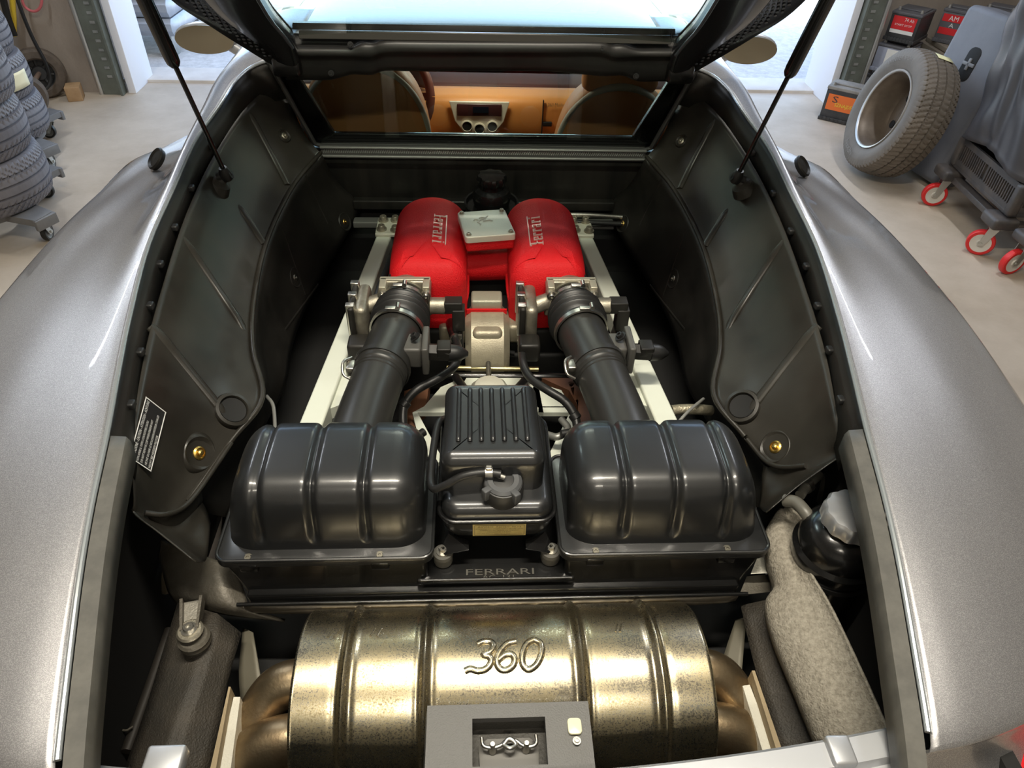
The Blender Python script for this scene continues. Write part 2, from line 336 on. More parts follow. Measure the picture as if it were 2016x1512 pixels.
# ---------------------------------------------------------------- tyres
tyre_m = mat('tyre_rubber', (0.115, 0.11, 0.122), 0.6, var=(0.16, 0.155, 0.17), vscale=5, bump=0.15, bscale=90)
tyre_b = mat('dusty_tyre_rubber', (0.10, 0.083, 0.065), 0.7, var=(0.15, 0.125, 0.10), vscale=5, bump=0.2, bscale=90)
def tyre_geo(Ro, Ri, wd, grooves, seg=216, lug=3, depth=0.008, slant=0.0, cc=0.4):
    """tyre about the z axis, centred on the origin"""
    hw = wd/2; tw = hw*0.80; prof = [(Ri+0.012, -hw*0.55), (Ri, -hw*0.72), (Ri+0.008, -hw*0.86), (Ri+(Ro-Ri)*0.3, -hw*0.97), (Ri+(Ro-Ri)*0.55, -hw), (Ri+(Ro-Ri)*0.60, -hw*0.985), (Ri+(Ro-Ri)*0.8, -hw*0.95), (Ro-0.014, -hw*0.88)]
    n0 = len(prof); tread = []
    xs = [-tw, -tw*0.97]
    for gx in grooves: xs += [gx-0.0055, gx-0.0045, gx+0.0045, gx+0.0055]
    xs += [tw*0.97, tw]
    for i, x in enumerate(xs):
        rr = Ro-0.012*(abs(x)/tw)**3
        k = (i-2) % 4
        if 2 <= i < len(xs)-2 and k in (1, 2): rr -= depth
        tread.append((rr, x))
    # extra rings inside blocks for the cross cuts
    full = []
    for i in range(len(tread)-1):
        full.append(tread[i]); a, b = tread[i], tread[i+1]
        if b[1]-a[1] > 0.02:
            for t in (0.33, 0.66): full.append((a[0]+(b[0]-a[0])*t, a[1]+(b[1]-a[1])*t))
    full.append(tread[-1])
    prof = prof+full+[(r_, -h_) for r_, h_ in prof[:n0][::-1]]
    lo, hi = n0-1, n0+len(full)
    g = G(); rows = []
    for i, (r_, h_) in enumerate(prof):
        row = []
        for k in range(seg):
            off = 0
            if lo <= i <= hi:
                ph = k+slant*abs(h_)*seg
                m_ = int(ph) % lug
                if abs(h_) > tw*0.5 and m_ == 0: off = -depth*0.7
                elif abs(h_) <= tw*0.5 and (int(ph+lug/2) % lug) == 0: off = -depth*cc
            a = 2*PI*k/seg; row.append(Vector((math.cos(a)*(r_+off), math.sin(a)*(r_+off), h_)))
        rows.append(row)
    g.grid(rows, cu_=True, cv=True); return g
tyre_mesh_g = tyre_geo(0.325, 0.215, 0.222, (-0.060, -0.022, 0.022, 0.060), seg=384, lug=6, depth=0.009, slant=0.55, cc=0.15)
tyre_mesh_s = tyre_geo(0.298, 0.200, 0.200, (-0.052, -0.018, 0.018, 0.052), seg=384, lug=6, depth=0.009, slant=0.55, cc=0.15)
label_m = mat('yellowed_paper', (0.72, 0.65, 0.42), 0.7)
ink = mat('dark_ink', (0.03, 0.03, 0.08), 0.6)
first = None
for i, (z, lab, jx) in enumerate(((0.262, 'grey road tyre at the bottom of the front stack on the left', 0.0), (0.484, 'grey road tyre second from the bottom of the front left stack', -0.012),
                          (0.706, 'grey road tyre third from the bottom of the front left stack', 0.008), (0.928, 'grey road tyre on top of the front left stack', -0.01))):
    if first is None:
        first = o = obj('tyre', tyre_mesh_g, tyre_m)
    else: o = first.copy(); COL.objects.link(o)
    o.location = (-2.335+jx, 3.18, z); o.rotation_euler = (0, 0, i*1.1); tag(o, lab, 'tyre', 'tyres stacked on the left dollies')
first = None
for i, (z, lab, jx) in enumerate(((0.25, 'smaller road tyre at the bottom of the rear left stack', 0.0), (0.45, 'road tyre with a yellow handwritten paper strip in the rear left stack', -0.01),
                          (0.65, 'smaller road tyre third from the bottom of the rear left stack', -0.03), (0.85, 'smaller road tyre fourth from the bottom of the rear left stack', -0.02))):
    if first is None: first = o = obj('tyre', tyre_mesh_s, tyre_m)
    else: o = first.copy(); COL.objects.link(o)
    o.location = (-2.66+jx, 3.96, z); o.rotation_euler = (0, 0, i*0.9); tag(o, lab, 'tyre', 'tyres stacked on the left dollies')
    if i == 1:
        o.rotation_euler = (0, 0, 0); g = G(); rows = []
        for k in range(15):
            a = R(-80+k*6); rows.append([Vector((0.304*math.cos(a), 0.304*math.sin(a), h)) for h in (-0.045, -0.02, 0.02, 0.035)])
        g.grid(rows); pl_ = obj('paper_label', g, label_m, o, 'yellow paper strip with blue handwriting', solid=0.001)
        g = G(); vs, fs = text_verts('H/Scotton', 0.055, 0.0, 0.25)
        g.add([Vector((0.3062*math.cos(R(-42)+v.x/0.305), 0.3062*math.sin(R(-42)+v.x/0.305), v.y-0.004)) for v in vs], fs)
        obj('handwriting', g, ink, pl_)
# dollies
dolly_m = mat('grey_dolly_plastic', (0.13, 0.13, 0.135), 0.5, var=(0.17, 0.17, 0.17), vscale=10)
def caster(parent, loc, rz, r=0.05, w=0.028, tread=None, core=None, zt=0.12, lever=False, name='caster'):
    c, s = math.cos(rz), math.sin(rz); ax = Vector((c, s, 0)); fw = Vector((-s, c, 0)); L = Vector(loc)
    g = G(); wc = L+fw*0.03+Vector((0, 0, r)); k = zt/0.12
    for sd in (-1, 1):
        o_ = ax*(sd*(w/2+0.004))
        g.prism([wc+o_+fw*0.012-Vector((0, 0, 0.012)), wc+o_-fw*0.012-Vector((0, 0, 0.012)), L+o_-fw*0.02+Vector((0, 0, zt-0.012)), L+o_+fw*0.025+Vector((0, 0, zt-0.012))], ax*(sd*0.003))
    g.box(L+Vector((0, 0, zt-0.008)), (0.06, 0.06, 0.010), Matrix.Rotation(rz, 3, 'Z'), bev=0.002)
    g.lathe([(0, -w/2-0.012), (0.008, -w/2-0.012), (0.008, w/2+0.012), (0, w/2+0.012)], wc, ax, 12)
    if lever: g.prism([L+ax*0.02-fw*0.03+Vector((0, 0, zt-0.015)), L-ax*0.02-fw*0.03+Vector((0, 0, zt-0.015)), L-ax*0.02-fw*0.085+Vector((0, 0, zt+0.012)), L+ax*0.02-fw*0.085+Vector((0, 0, zt+0.012))], (0, 0, 0.004))
    f = obj(name, g, mat('caster_zinc', (0.5, 0.5, 0.47), 0.35, 0.85), parent)
    g = G(); g.lathe([(r*0.74, -w/2), (r*0.94, -w/2), (r, -w/2+0.005), (r, w/2-0.005), (r*0.94, w/2), (r*0.74, w/2)], wc, ax, 36)
    g.cur = 1; g.lathe([(0, -w/2+0.003), (r*0.25, -w/2-0.002), (r*0.3, -w/2+0.004), (r*0.72, -w/2+0.001), (r*0.76, -w/2), (r*0.76, w/2), (r*0.72, w/2-0.001), (r*0.3, w/2-0.004), (r*0.25, w/2+0.002), (0, w/2-0.003)], wc, ax, 36)
    obj('wheel', g, [tread, core], f); return f
for (x, y, lab) in ((-2.335, 3.18, 'dark plastic wheeled dolly under the front left tyre stack'), (-2.66, 3.96, 'dark plastic wheeled dolly under the rear left tyre stack')):
    e = empty('tyre_dolly', (x, y, 0)); tag(e, lab, 'dolly', 'tyre dollies')
    g = G(); g.lathe([(0.12, 0.115), (0.25, 0.115), (0.26, 0.15), (0.11, 0.15)], (0, 0, 0), seg=40)
    for k in range(4):
        a = R(-25+90*k); d = Vector((math.cos(a), math.sin(a), 0)); q = Vector((-d.y, d.x, 0))
        g.prism([d*0.2+q*0.075+Vector((0, 0, 0.115)), d*0.40+q*0.05+Vector((0, 0, 0.115)), d*0.41-q*0.05+Vector((0, 0, 0.115)), d*0.2-q*0.075+Vector((0, 0, 0.115))], (0, 0, 0.033))
        g.box(d*0.405+Vector((0, 0, 0.12)), (0.02, 0.11, 0.05), Matrix.Rotation(a, 3, 'Z'), bev=0.004)
    obj('platform', g, dolly_m, e, bev=0.003)
    for k in range(4):
        a = R(-25+90*k); caster(e, (0.35*math.cos(a), 0.35*math.sin(a), 0), a+0.5, 0.042, 0.024, rubber, mat('grey_core', (0.16, 0.16, 0.15), 0.5), zt=0.115)

# axle with two old wheels against the wall
e = empty('wheel_axle', (-2.83, 4.72, 0.0)); tag(e, 'old axle with two brown worn wheels by the concrete wall', 'axle')
def old_wheel(loc, ax, r, parent):
    g = G(); w = 0.085; g.lathe([(r*0.58, -w*0.35), (r*0.66, -w*0.5), (r*0.9, -w*0.48), (r*0.985, -w*0.3), (r, 0), (r*0.985, w*0.3), (r*0.9, w*0.48), (r*0.66, w*0.5), (r*0.58, w*0.35)], loc, ax, 48)
    o = obj('wheel_tyre', g, mat('brown_worn_rubber', (0.085, 0.065, 0.05), 0.75, var=(0.13, 0.10, 0.075), vscale=20), parent)
    g = G(); g.lathe([(r*0.60, w*0.34), (r*0.55, w*0.30), (r*0.52, -0.012), (0.045, -0.012), (0.04, 0.012), (0, 0.012)], loc, ax, 48)
    a = Vector(ax).normalized(); e1 = Vector((0, 0, 1)); e2 = a.cross(e1)
    for k in range(7):
        t = 2*PI*k/7; d = e1*math.cos(t)+e2*math.sin(t); g.tube([Vector(loc)+d*0.03-a*0.014, Vector(loc)+d*r*0.54-a*0.006], 0.012, seg=8, n=1)
    obj('rim', g, mat('dark_rim', (0.035, 0.035, 0.035), 0.5), parent)
axv = Vector((0.45, -0.89, 0)).normalized()
old_wheel(Vector((-0.02, 0.23, 0.155)), axv, 0.155, e); old_wheel(Vector((0.03, -0.10, 0.125)), axv, 0.125, e)
obj('axle_tube', G().tube([(-0.02, 0.23, 0.155), (0.03, -0.10, 0.125)], 0.014, n=1), mat('rusty_steel', (0.22, 0.15, 0.11), 0.6, 0.3), e)
tag(obj('wooden_block', G().box((-2.66, 4.93, 0.045), (0.09, 0.11, 0.09), Matrix.Rotation(0.3, 3, 'Z'), bev=0.004), mat('raw_wood', (0.42, 0.27, 0.14), 0.7, var=(0.33, 0.2, 0.1), vscale=20)), 'small wooden block wedged against the old wheel', 'block')
def hose(name, pts, r, m, lab, cat, n=8):
    return tag(obj(name, G().tube(pts, r, n=n, seg=10), m), lab, cat)
hose('rubber_hose', [P(30, -20, y=4.9), P(38, 10, y=4.9), P(62, 70, y=4.9), P(88, 120, y=4.9), P(98, 150, y=4.9), P(96, 168, y=4.88), P(82, 180, y=4.85)], 0.011, rubber, 'thin black hose hanging down the concrete wall', 'hose')
hose('yellow_hose', [P(24, -20, y=4.97), P(25, 10, y=4.97), P(27, 40, y=4.97), P(27, 70, y=4.97)], 0.016, mat('yellow_plastic', (0.72, 0.5, 0.04), 0.45), 'short yellow hose hanging beside the tyre stack', 'hose')
hose('pink_hose', [P(40, -25, y=4.98), P(46, 8, y=4.98), P(60, 21, y=4.98), P(74, 20, y=4.98), P(82, 5, y=4.98), P(80, -25, y=4.98)], 0.008, mat('pink_rubber', (0.55, 0.13, 0.14), 0.5), 'looped pink hose high on the concrete wall', 'hose')
hose('black_pole', [P(2, -20, y=4.9), P(14, 30, y=4.9), P(28, 70, y=4.9)], 0.020, black_pl, 'black pole leaning behind the rear tyre stack', 'pole', n=2)

# outside container
e = empty('steel_container', (-2.72, 6.36, 0)); tag(e, 'galvanised corrugated steel container standing in the yard', 'container')
g = G()
for k in range(7):
    z = 0.19+k*0.13
    g.hull([(-0.9, -0.42, z-0.06), (0.42, -0.42, z-0.06), (-0.9, -0.42, z+0.06), (0.42, -0.42, z+0.06), (-0.9, -0.45, z-0.02), (0.42, -0.45, z-0.02), (-0.9, -0.45, z+0.03), (0.42, -0.45, z+0.03), (-0.9, 0.4, z-0.06), (0.45, 0.4, z-0.06), (-0.9, 0.4, z+0.06), (0.45, 0.4, z+0.06), (0.45, -0.40, z-0.02), (0.45, -0.40, z+0.03)])
obj('corrugated_body', g, mat('pale_galvanised', (0.50, 0.53, 0.58), 0.45, 0.5, var=(0.4, 0.43, 0.48), vscale=12), e)
for x in (-0.7, 0.33):
    for y in (-0.36, 0.32): obj('foot', G().box((x, y, 0.07), (0.12, 0.12, 0.18), bev=0.004), galv, e)

# ---------------------------------------------------------------- right hand props
# leaning van wheel
e = empty('van_wheel', (0, 0, 0)); tag(e, 'dusty van tyre on a steel rim leaning against the grey case', 'wheel')
tg = tyre_geo(0.335, 0.208, 0.225, (-0.055, -0.005, 0.045), seg=360, lug=5, depth=0.010, slant=0.25, cc=0.7)
to = obj('tyre', tg, tyre_b, e)
g = G()
g.lathe([(0.215, 0.085), (0.209, 0.100), (0.199, 0.095), (0.194, 0.07), (0.183, 0.05), (0.185, -0.04), (0.175, -0.065), (0.11, -0.07), (0.085, -0.055), (0.045, -0.055), (0.04, -0.07), (0.0, -0.07)], (0, 0, 0), seg=60)
obj('rim', g, mat('brown_rim', (0.13, 0.10, 0.075), 0.45, 0.4, var=(0.20, 0.16, 0.12), vscale=8), e)
g = G(); g.lathe([(0.216, 0.086), (0.212, 0.104), (0.203, 0.100), (0.198, 0.088)], (0, 0, 0), seg=60)
obj('rim_edge', g, mat('worn_silver', (0.45, 0.43, 0.40), 0.4, 0.7), e)
for k in range(5):
    a = 2*PI*k/5; g = G(); g.lathe([(0, 0.0), (0.022, 0.0), (0.022, 0.004), (0, 0.004)], (0.13*math.cos(a), 0.13*math.sin(a), -0.068), seg=18); obj('rim_hole_shade', g, deep, e)  # flat dark discs on the solid rim; the holes' shade is their colour
for word, size, a0 in (('WINTER SPORT', 0.034, 110), ('NEXEN', 0.042, 255)):
    vs, fs = text_verts(word, size, 0.0); g = G()
    g.add([Vector((0.268*math.cos(R(a0)-v.x/0.268), 0.268*math.sin(R(a0)-v.x/0.268), 0.1128))+Vector((math.cos(R(a0)-v.x/0.268), math.sin(R(a0)-v.x/0.268), 0))*v.y for v in vs], fs)
    obj('sidewall_lettering', g, mat('grey_rubber_print', (0.20, 0.18, 0.16), 0.7), to)
g = G(); rows = []
for k in range(7):
    a = R(76+k*1.6); rows.append([Vector((0.338*math.cos(a), 0.338*math.sin(a), h)) for h in (-0.06, -0.02, 0.02, 0.03)])
g.grid(rows); obj('chalk_mark', g, mat('yellow_chalk', (0.75, 0.72, 0.42), 0.8), to, 'pale yellow paint mark on the tread', solid=0.001)
WHEEL = e

# batteries
bat_b = mat('battery_black', (0.030, 0.030, 0.032), 0.45, var=(0.05, 0.05, 0.05), vscale=15)
bat_g = mat('battery_grey', (0.33, 0.36, 0.45), 0.5, var=(0.28, 0.30, 0.38), vscale=10)
bat_d = mat('battery_dark_grey', (0.10, 0.10, 0.11), 0.5)
dustm = mat('dusty_lid', (0.30, 0.28, 0.25), 0.7, var=(0.16, 0.15, 0.14), vscale=12)
term_m = mat('lead_terminal', (0.35, 0.34, 0.32), 0.5, 0.6)
redl = mat('red_print', (0.62, 0.02, 0.025), 0.45); whl = mat('white_print', (0.75, 0.75, 0.73), 0.5)
orl = mat('orange_print', (0.75, 0.16, 0.03), 0.45); yel = mat('yellow_print', (0.75, 0.6, 0.05), 0.5)
def battery(loc, rz, sx, sy, sz, body, lid, lab, deco):
    e = empty('car_battery', loc, (0, 0, rz)); tag(e, lab, 'battery', 'batteries beside the gate')
    g = G(); g.box((0, 0, sz*0.43), (sx, sy, sz*0.86), bev=0.004); g.box((0, 0, 0.012), (sx+0.012, sy+0.012, 0.022), bev=0.003)
    for k in range(9): g.box((-sx/2+sx*(k+0.5)/9, -sy/2-0.006, 0.015), (sx/9*0.6, 0.006, 0.024), bev=0.001)
    obj('case', g, body, e)
    g = G(); g.box((0, 0, sz*0.90), (sx+0.006, sy+0.006, sz*0.09), bev=0.004); g.box((0, sy*0.08, sz*0.965), (sx*0.9, sy*0.55, sz*0.05), bev=0.004)
    l = obj('lid', g, lid, e)
    for s in (-1, 1):
        g = G(); g.lathe([(0.011, 0), (0.009, 0.02), (0, 0.02)], (s*sx*0.38, -sy*0.30, sz*0.94), seg=14); obj('terminal', g, term_m, l)
    M = Matrix.Translation((0, -sy/2-0.0015, 0)) @ Matrix.Rotation(R(90), 4, 'X')
    for kind, a in deco:
        if kind == 'label': obj('label', G().box((a[0], -sy/2-0.001, a[1]), (a[2], 0.002, a[3])), a[4], e)
        else:
            g = G(); text_on(g, a[0], a[3], a[4], M @ Matrix.Translation((a[1], a[2], 0.0012))); obj('lettering', g, a[5], e)
    return e
# positions along the right of the gate
BR = R(-45)
battery((2.47, 4.76, 0), R(-38), 0.24, 0.17, 0.235, bat_b, dustm, 'black battery with an orange red label lying nearest the gate on the floor',
        [('label', (0.0, 0.125, 0.20, 0.10, orl)), ('text', ('S', -0.05, 0.145, 0.035, 0.04, bat_b)), ('text', ('SZNAJDER', 0.02, 0.11, 0.13, 0.030, yel))])
battery((2.59, 4.535, 0), R(-38), 0.17, 0.15, 0.19, bat_g, bat_d, 'pale grey battery with a paper label half hidden by the leaning wheel',
        [('label', (-0.01, 0.095, 0.08, 0.09, whl))])
battery((2.885, 5.09, 0), BR, 0.20, 0.26, 0.225, bat_d, bat_b, 'dark grey battery with white symbols at the bottom of the stack',
        [('text', ('X&@', 0.0, 0.11, 0.14, 0.05, whl)), ('text', ('62Ah 540A', 0.0, 0.17, 0.13, 0.014, whl))])
battery((2.895, 5.09, 0.237), BR, 0.20, 0.26, 0.185, bat_g, bat_d, 'light grey battery with a white paper label in the middle of the stack',
        [('label', (0.01, 0.10, 0.085, 0.10, whl))])
battery((2.915, 5.10, 0.434), BR, 0.19, 0.27, 0.19, bat_b, bat_d, 'black battery with a bright red label on top of the stack',
        [('label', (0.0, 0.115, 0.15, 0.08, redl)), ('label', (0.0, 0.063, 0.15, 0.022, whl)), ('text', ('74 Ah', 0.03, 0.138, 0.06, 0.020, whl)), ('text', ('START STOP', 0.0, 0.105, 0.11, 0.012, whl))])
tag(obj('low_shelf', G().box((3.55, 5.02, 0.40), (0.80, 0.44, 0.03), bev=0.004).box((3.13, 5.02, 0.192), (0.03, 0.4, 0.385)).box((3.95, 5.02, 0.192), (0.03, 0.4, 0.385)), mat('shelf_wood', (0.22, 0.19, 0.15), 0.7)), 'low wooden shelf behind the van wheel carrying batteries', 'shelf')
battery((3.24, 5.12, 0.416), BR, 0.16, 0.15, 0.22, bat_d, bat_d, 'grey battery with red and white stickers at the left end of the shelf',
        [('label', (0, 0.155, 0.14, 0.045, redl)), ('label', (0, 0.075, 0.14, 0.04, redl)), ('text', ('AM', 0, 0.155, 0.06, 0.03, whl)), ('text', ('A', 0, 0.113, 0.03, 0.026, whl))])
battery((3.47, 5.03, 0.416), BR, 0.19, 0.20, 0.25, bat_b, bat_d, 'large plain black battery in the middle of the shelf', [])
battery((3.75, 4.98, 0.416), BR, 0.17, 0.15, 0.19, bat_b, bat_d, 'small black battery with a white tag beside the grey case', [('label', (0.04, 0.06, 0.035, 0.03, whl))])

# grey moulded case behind the wheel
case_m = mat('grey_case_plastic', (0.125, 0.13, 0.15), 0.55, var=(0.155, 0.16, 0.18), vscale=6, bump=0.2, bscale=500)
e = empty('plastic_case', (2.665, 3.89, 0.002)); e.rotation_euler = (R(-10), 0, R(-78)); tag(e, 'tall grey moulded plastic case with recessed latches behind the wheel', 'case')
g = G(); g.pillow(rrect(0.42, 0.86, 0.04, 5, (0, 0.43)), 0, 0.16, 0.03, 4, taper=0.004, M=Matrix.Rotation(R(90), 4, 'X') @ Matrix.Translation((0, 0, 0)))
obj('shell', g, case_m, e)
for zz in (0.60, 0.22):
    g = G(); g.pillow(rrect(0.085, 0.17, 0.035, 5, (0, zz)), 0.155, 0.163, 0.003, 2, M=Matrix.Rotation(R(90), 4, 'X')); l = obj('latch_recess', g, deep, e)  # raised near-black pad; its colour stands for the shade inside the recess
    g = G().box((0, -0.165, zz), (0.018, 0.010, 0.06), bev=0.004).box((0, -0.165, zz), (0.08, 0.01, 0.018), bev=0.003); obj('latch', g, mat('grey_latch', (0.16, 0.16, 0.165), 0.5), l)
# trolley, crate, cover
TR = Vector((2.675, 3.205, 0)); rz = R(86)
e = empty('crate_trolley', TR, (0, 0, rz)); tag(e, 'black trolley with red wheeled casters under the covered crates', 'trolley')
blk = mat('scuffed_black_plastic', (0.045, 0.043, 0.045), 0.5, var=(0.09, 0.075, 0.065), vscale=12)
g = G(); g.box((0, -0.185, 0.175), (0.60, 0.05, 0.03), bev=0.004); g.box((0, 0.185, 0.175), (0.60, 0.05, 0.03), bev=0.004); g.box((-0.29, 0, 0.175), (0.05, 0.4, 0.03), bev=0.004); g.box((0.29, 0, 0.175), (0.05, 0.4, 0.03), bev=0.004)
obj('deck', g, blk, e)
redt = mat('red_polyurethane', (0.62, 0.02, 0.02), 0.4); whc = mat('white_nylon', (0.62, 0.6, 0.55), 0.45)
for k, (x, y) in enumerate(((-0.265, -0.2), (0.265, -0.2), (-0.265, 0.2), (0.265, 0.2))):
    obj('corner_bumper', G().box((x, y, 0.19), (0.13, 0.12, 0.055), bev=0.015), blk, e)
    caster(e, (x, y, 0), R(20+18*k)-rz, 0.0625, 0.032, redt, whc, zt=0.165, lever=True)
c_ = empty('plastic_crate', TR+Vector((0, 0, 0.222)), (0, 0, rz)); tag(c_, 'black slotted plastic crate standing on the red wheeled trolley', 'crate')
g = G(); g.box((0, 0, 0.01), (0.60, 0.40, 0.02), bev=0.003)
for sy in (-1, 1):
    g.box((0, sy*0.195, 0.035), (0.6, 0.012, 0.03)); g.box((0, sy*0.195, 0.14), (0.6, 0.014, 0.03)); g.box((0, sy*0.19, 0.08), (0.59, 0.004, 0.1))
    for k in range(31):
        if k != 15: g.box((-0.285+k*0.019, sy*0.197, 0.085), (0.007, 0.012, 0.08))
for sx in (-1, 1):
    g.box((sx*0.295, 0, 0.035), (0.012, 0.4, 0.03)); g.box((sx*0.295, 0, 0.14), (0.014, 0.4, 0.03)); g.box((sx*0.29, 0, 0.08), (0.004, 0.39, 0.1))
    for k in range(20): g.box((sx*0.297, -0.18+k*0.019, 0.085), (0.012, 0.007, 0.08))
    for sy in (-1, 1): g.box((sx*0.285, sy*0.185, 0.08), (0.05, 0.05, 0.155), bev=0.015)
obj('slatted_walls', g, blk, c_)
cover_m = mat('dark_nylon_cover', (0.042, 0.040, 0.044), 0.42, bump=0.1, bscale=900, var=(0.06, 0.057, 0.06), vscale=3)
g = G(); rows = []
for j in range(46):
    h = j/45; z = 0.395+h*1.05; row = []
    for k in range(160):
        a = 2*PI*k/160; n = 4.0
        ex = 0.335-0.06*h; ey = 0.235-0.03*h
        rr = (abs(math.cos(a)/ex)**n+abs(math.sin(a)/ey)**n)**(-1/n)
        fold = 0.016*math.sin(a*7+2.5*math.sin(3*h*3+a*2))*(0.35+h*0.8)+0.010*math.sin(a*17+5*h)*(0.3+h)+0.016*math.sin(h*24+2.6*math.sin(a*3))*(1-h*0.7)*(0.5+0.5*math.sin(a*2+1))
        if j == 0: fold += 0.004
        row.append(Vector(((rr+fold)*math.cos(a)+0.20*h, (rr+fold)*math.sin(a), z-0.19-(0.02*math.sin(a*3) if j < 3 else 0))))
    rows.append(row)
g.grid(rows, cu_=True); g.add([sum(rows[-1], Vector())/160+Vector((0, 0, 0.03))], []); n0 = 45*160; tp = len(g.v)-1
g.f += [(n0+k, n0+(k+1) % 160, tp) for k in range(160)]; g.m += [0]*160
o = obj('fabric_cover', g, cover_m, None, solid=0.002); o.location = TR+Vector((0, 0, 0.20)); o.rotation_euler = (0, 0, rz)
tag(o, 'dark grey nylon cover draped in folds over the crate on the trolley', 'cover')
# second trolley cut by the frame
e = empty('caster_trolley', (2.77, 2.655, 0), (0, 0, R(2))); tag(e, 'second low black trolley with red casters at the right edge', 'trolley')
obj('deck', G().box((0.0, 0, 0.17), (0.5, 0.34, 0.03), bev=0.004), blk, e)
for k, (x, y) in enumerate(((-0.25, -0.12), (0.25, -0.12), (-0.25, 0.15), (0.25, 0.15))):
    obj('corner_bumper', G().box((x, y, 0.185), (0.12, 0.11, 0.05), bev=0.015), blk, e)
    caster(e, (x, y, 0), R(20+40*k), 0.0625, 0.032, redt, whc, zt=0.165, lever=True)
# place the leaning wheel: touches the floor, top rests on the case
nrm = Vector((-0.962, 0.06, 0.262)).normalized()   # direction its open face looks
WHEEL.rotation_euler = nrm.to_track_quat('Z', 'Y').to_euler()
WHEEL.location = (2.325, 3.875, 0.352)

# ================================================================ the car
car = empty('sports_car', CARLOC); tag(car, 'grey metallic sports car seen from behind with its engine lid raised', 'car'); car['incar'] = 1
def part(name, g, m, parent=None, label=None, **k): return obj(name, g, m, parent or car, label, **k)
def mir(p, s): return Vector((p[0]*s, p[1], p[2]))
EDGE = [(.30, .488, .868), (.345, .500, .878), (.41, .516, .889), (.55, .547, .916), (.66, .569, .932), (.785, .59, .948), (.92, .616, .965), (1.05, .64, .98), (1.25, .667, 1.007),
        (1.45, .673, 1.033), (1.62, .670, 1.065), (1.77, .650, 1.09), (1.89, .637, 1.11), (1.97, .602, 1.126), (2.015, .536, 1.132)]
def edge(y):
    for a, b in zip(EDGE, EDGE[1:]):
        if a[0] <= y <= b[0]:
            t = (y-a[0])/(b[0]-a[0]); return a[1]+(b[1]-a[1])*t, a[2]+(b[2]-a[2])*t
    return (EDGE[0][1:] if y < EDGE[0][0] else EDGE[-1][1:])
EP = smooth([(w, y, z) for y, w, z in EDGE], 5)
for s in (-1, 1):
    S = []
    def row(pts): S.append([Vector((x*s, y, z)) for x, y, z in pts])
    row([(.52, .25, .64), (.56, .25, .64), (.65, .265, .63), (.76, .30, .61), (.85, .36, .59), (.92, .43, .56), (.94, .48, .46), (.92, .50, .30)])
    row([(.515, .285, .755), (.56, .288, .755), (.65, .305, .75), (.76, .345, .735), (.85, .405, .70), (.92, .47, .64), (.945, .51, .50), (.93, .52, .32)])
    row([(.500, .318, .818), (.56, .325, .820), (.65, .350, .817), (.76, .40, .802), (.86, .46, .765), (.935, .515, .69), (.957, .54, .53), (.94, .55, .33)])
    row([(.492, .332, .852), (.56, .340, .857), (.65, .366, .856), (.76, .415, .843), (.86, .475, .805), (.94, .53, .73), (.962, .55, .55), (.94, .56, .33)])
    row([(.500, .345, .878), (.56, .353, .884), (.65, .380, .885), (.76, .43, .873), (.865, .49, .838), (.945, .545, .76), (.967, .565, .57), (.95, .57, .33)])
    row([(.547, .55, .916), (.59, .555, .922), (.66, .565, .926), (.76, .585, .922), (.865, .61, .893), (.95, .64, .82), (.972, .65, .60), (.95, .65, .35)])
    row([(.59, .785, .948), (.625, .785, .953), (.69, .785, .955), (.78, .785, .952), (.875, .785, .927), (.95, .785, .86), (.976, .785, .68), (.972, .785, .60)])
    row([(.64, 1.05, .98), (.665, 1.05, .982), (.72, 1.05, .977), (.81, 1.05, .968), (.895, 1.05, .948), (.956, 1.05, .895), (.98, 1.05, .74), (.975, 1.05, .66)])
    row([(.667, 1.25, 1.007), (.69, 1.25, 1.004), (.735, 1.25, .988), (.82, 1.25, .970), (.90, 1.25, .953), (.957, 1.25, .905), (.978, 1.25, .73), (.972, 1.25, .62)])
    row([(.673, 1.45, 1.033), (.692, 1.45, 1.031), (.722, 1.45, 1.00), (.80, 1.45, .970), (.89, 1.45, .955), (.950, 1.45, .912), (.968, 1.45, .72), (.955, 1.45, .40)])
    row([(.670, 1.62, 1.065), (.690, 1.62, 1.064), (.710, 1.62, 1.03), (.765, 1.62, .978), (.865, 1.62, .952), (.938, 1.62, .915), (.955, 1.62, .70), (.93, 1.62, .33)])
    row([(.650, 1.77, 1.09), (.682, 1.77, 1.093), (.703, 1.77, 1.06), (.735, 1.77, .99), (.82, 1.78, .955), (.920, 1.78, .925), (.94, 1.80, .68), (.91, 1.80, .28)])
    row([(.637, 1.89, 1.11), (.676, 1.89, 1.115), (.70, 1.89, 1.085), (.725, 1.89, 1.0), (.79, 1.90, .945), (.895, 1.90, .908), (.92, 1.95, .66), (.90, 1.95, .25)])
    row([(.602, 1.97, 1.126), (.652, 1.99, 1.134), (.69, 2.0, 1.105), (.72, 2.02, 1.02), (.78, 2.04, .935), (.87, 2.05, .885), (.91, 2.1, .65), (.90, 2.1, .22)])
    row([(.52, 2.03, 1.15), (.60, 2.08, 1.155), (.67, 2.12, 1.13), (.715, 2.16, 1.03), (.775, 2.2, .915), (.855, 2.22, .85), (.91, 2.25, .65), (.90, 2.25, .2)])
    row([(.50, 2.15, 1.175), (.58, 2.2, 1.168), (.65, 2.24, 1.14), (.71, 2.28, 1.04), (.77, 2.32, .90), (.85, 2.34, .82), (.91, 2.37, .66), (.90, 2.37, .2)])
    row([(.49, 2.30, 1.192), (.57, 2.34, 1.182), (.635, 2.38, 1.15), (.70, 2.42, 1.05), (.765, 2.46, .90), (.85, 2.48, .83), (.915, 2.5, .66), (.90, 2.5, .2)])
    g = G().loft(S, 5, 6)
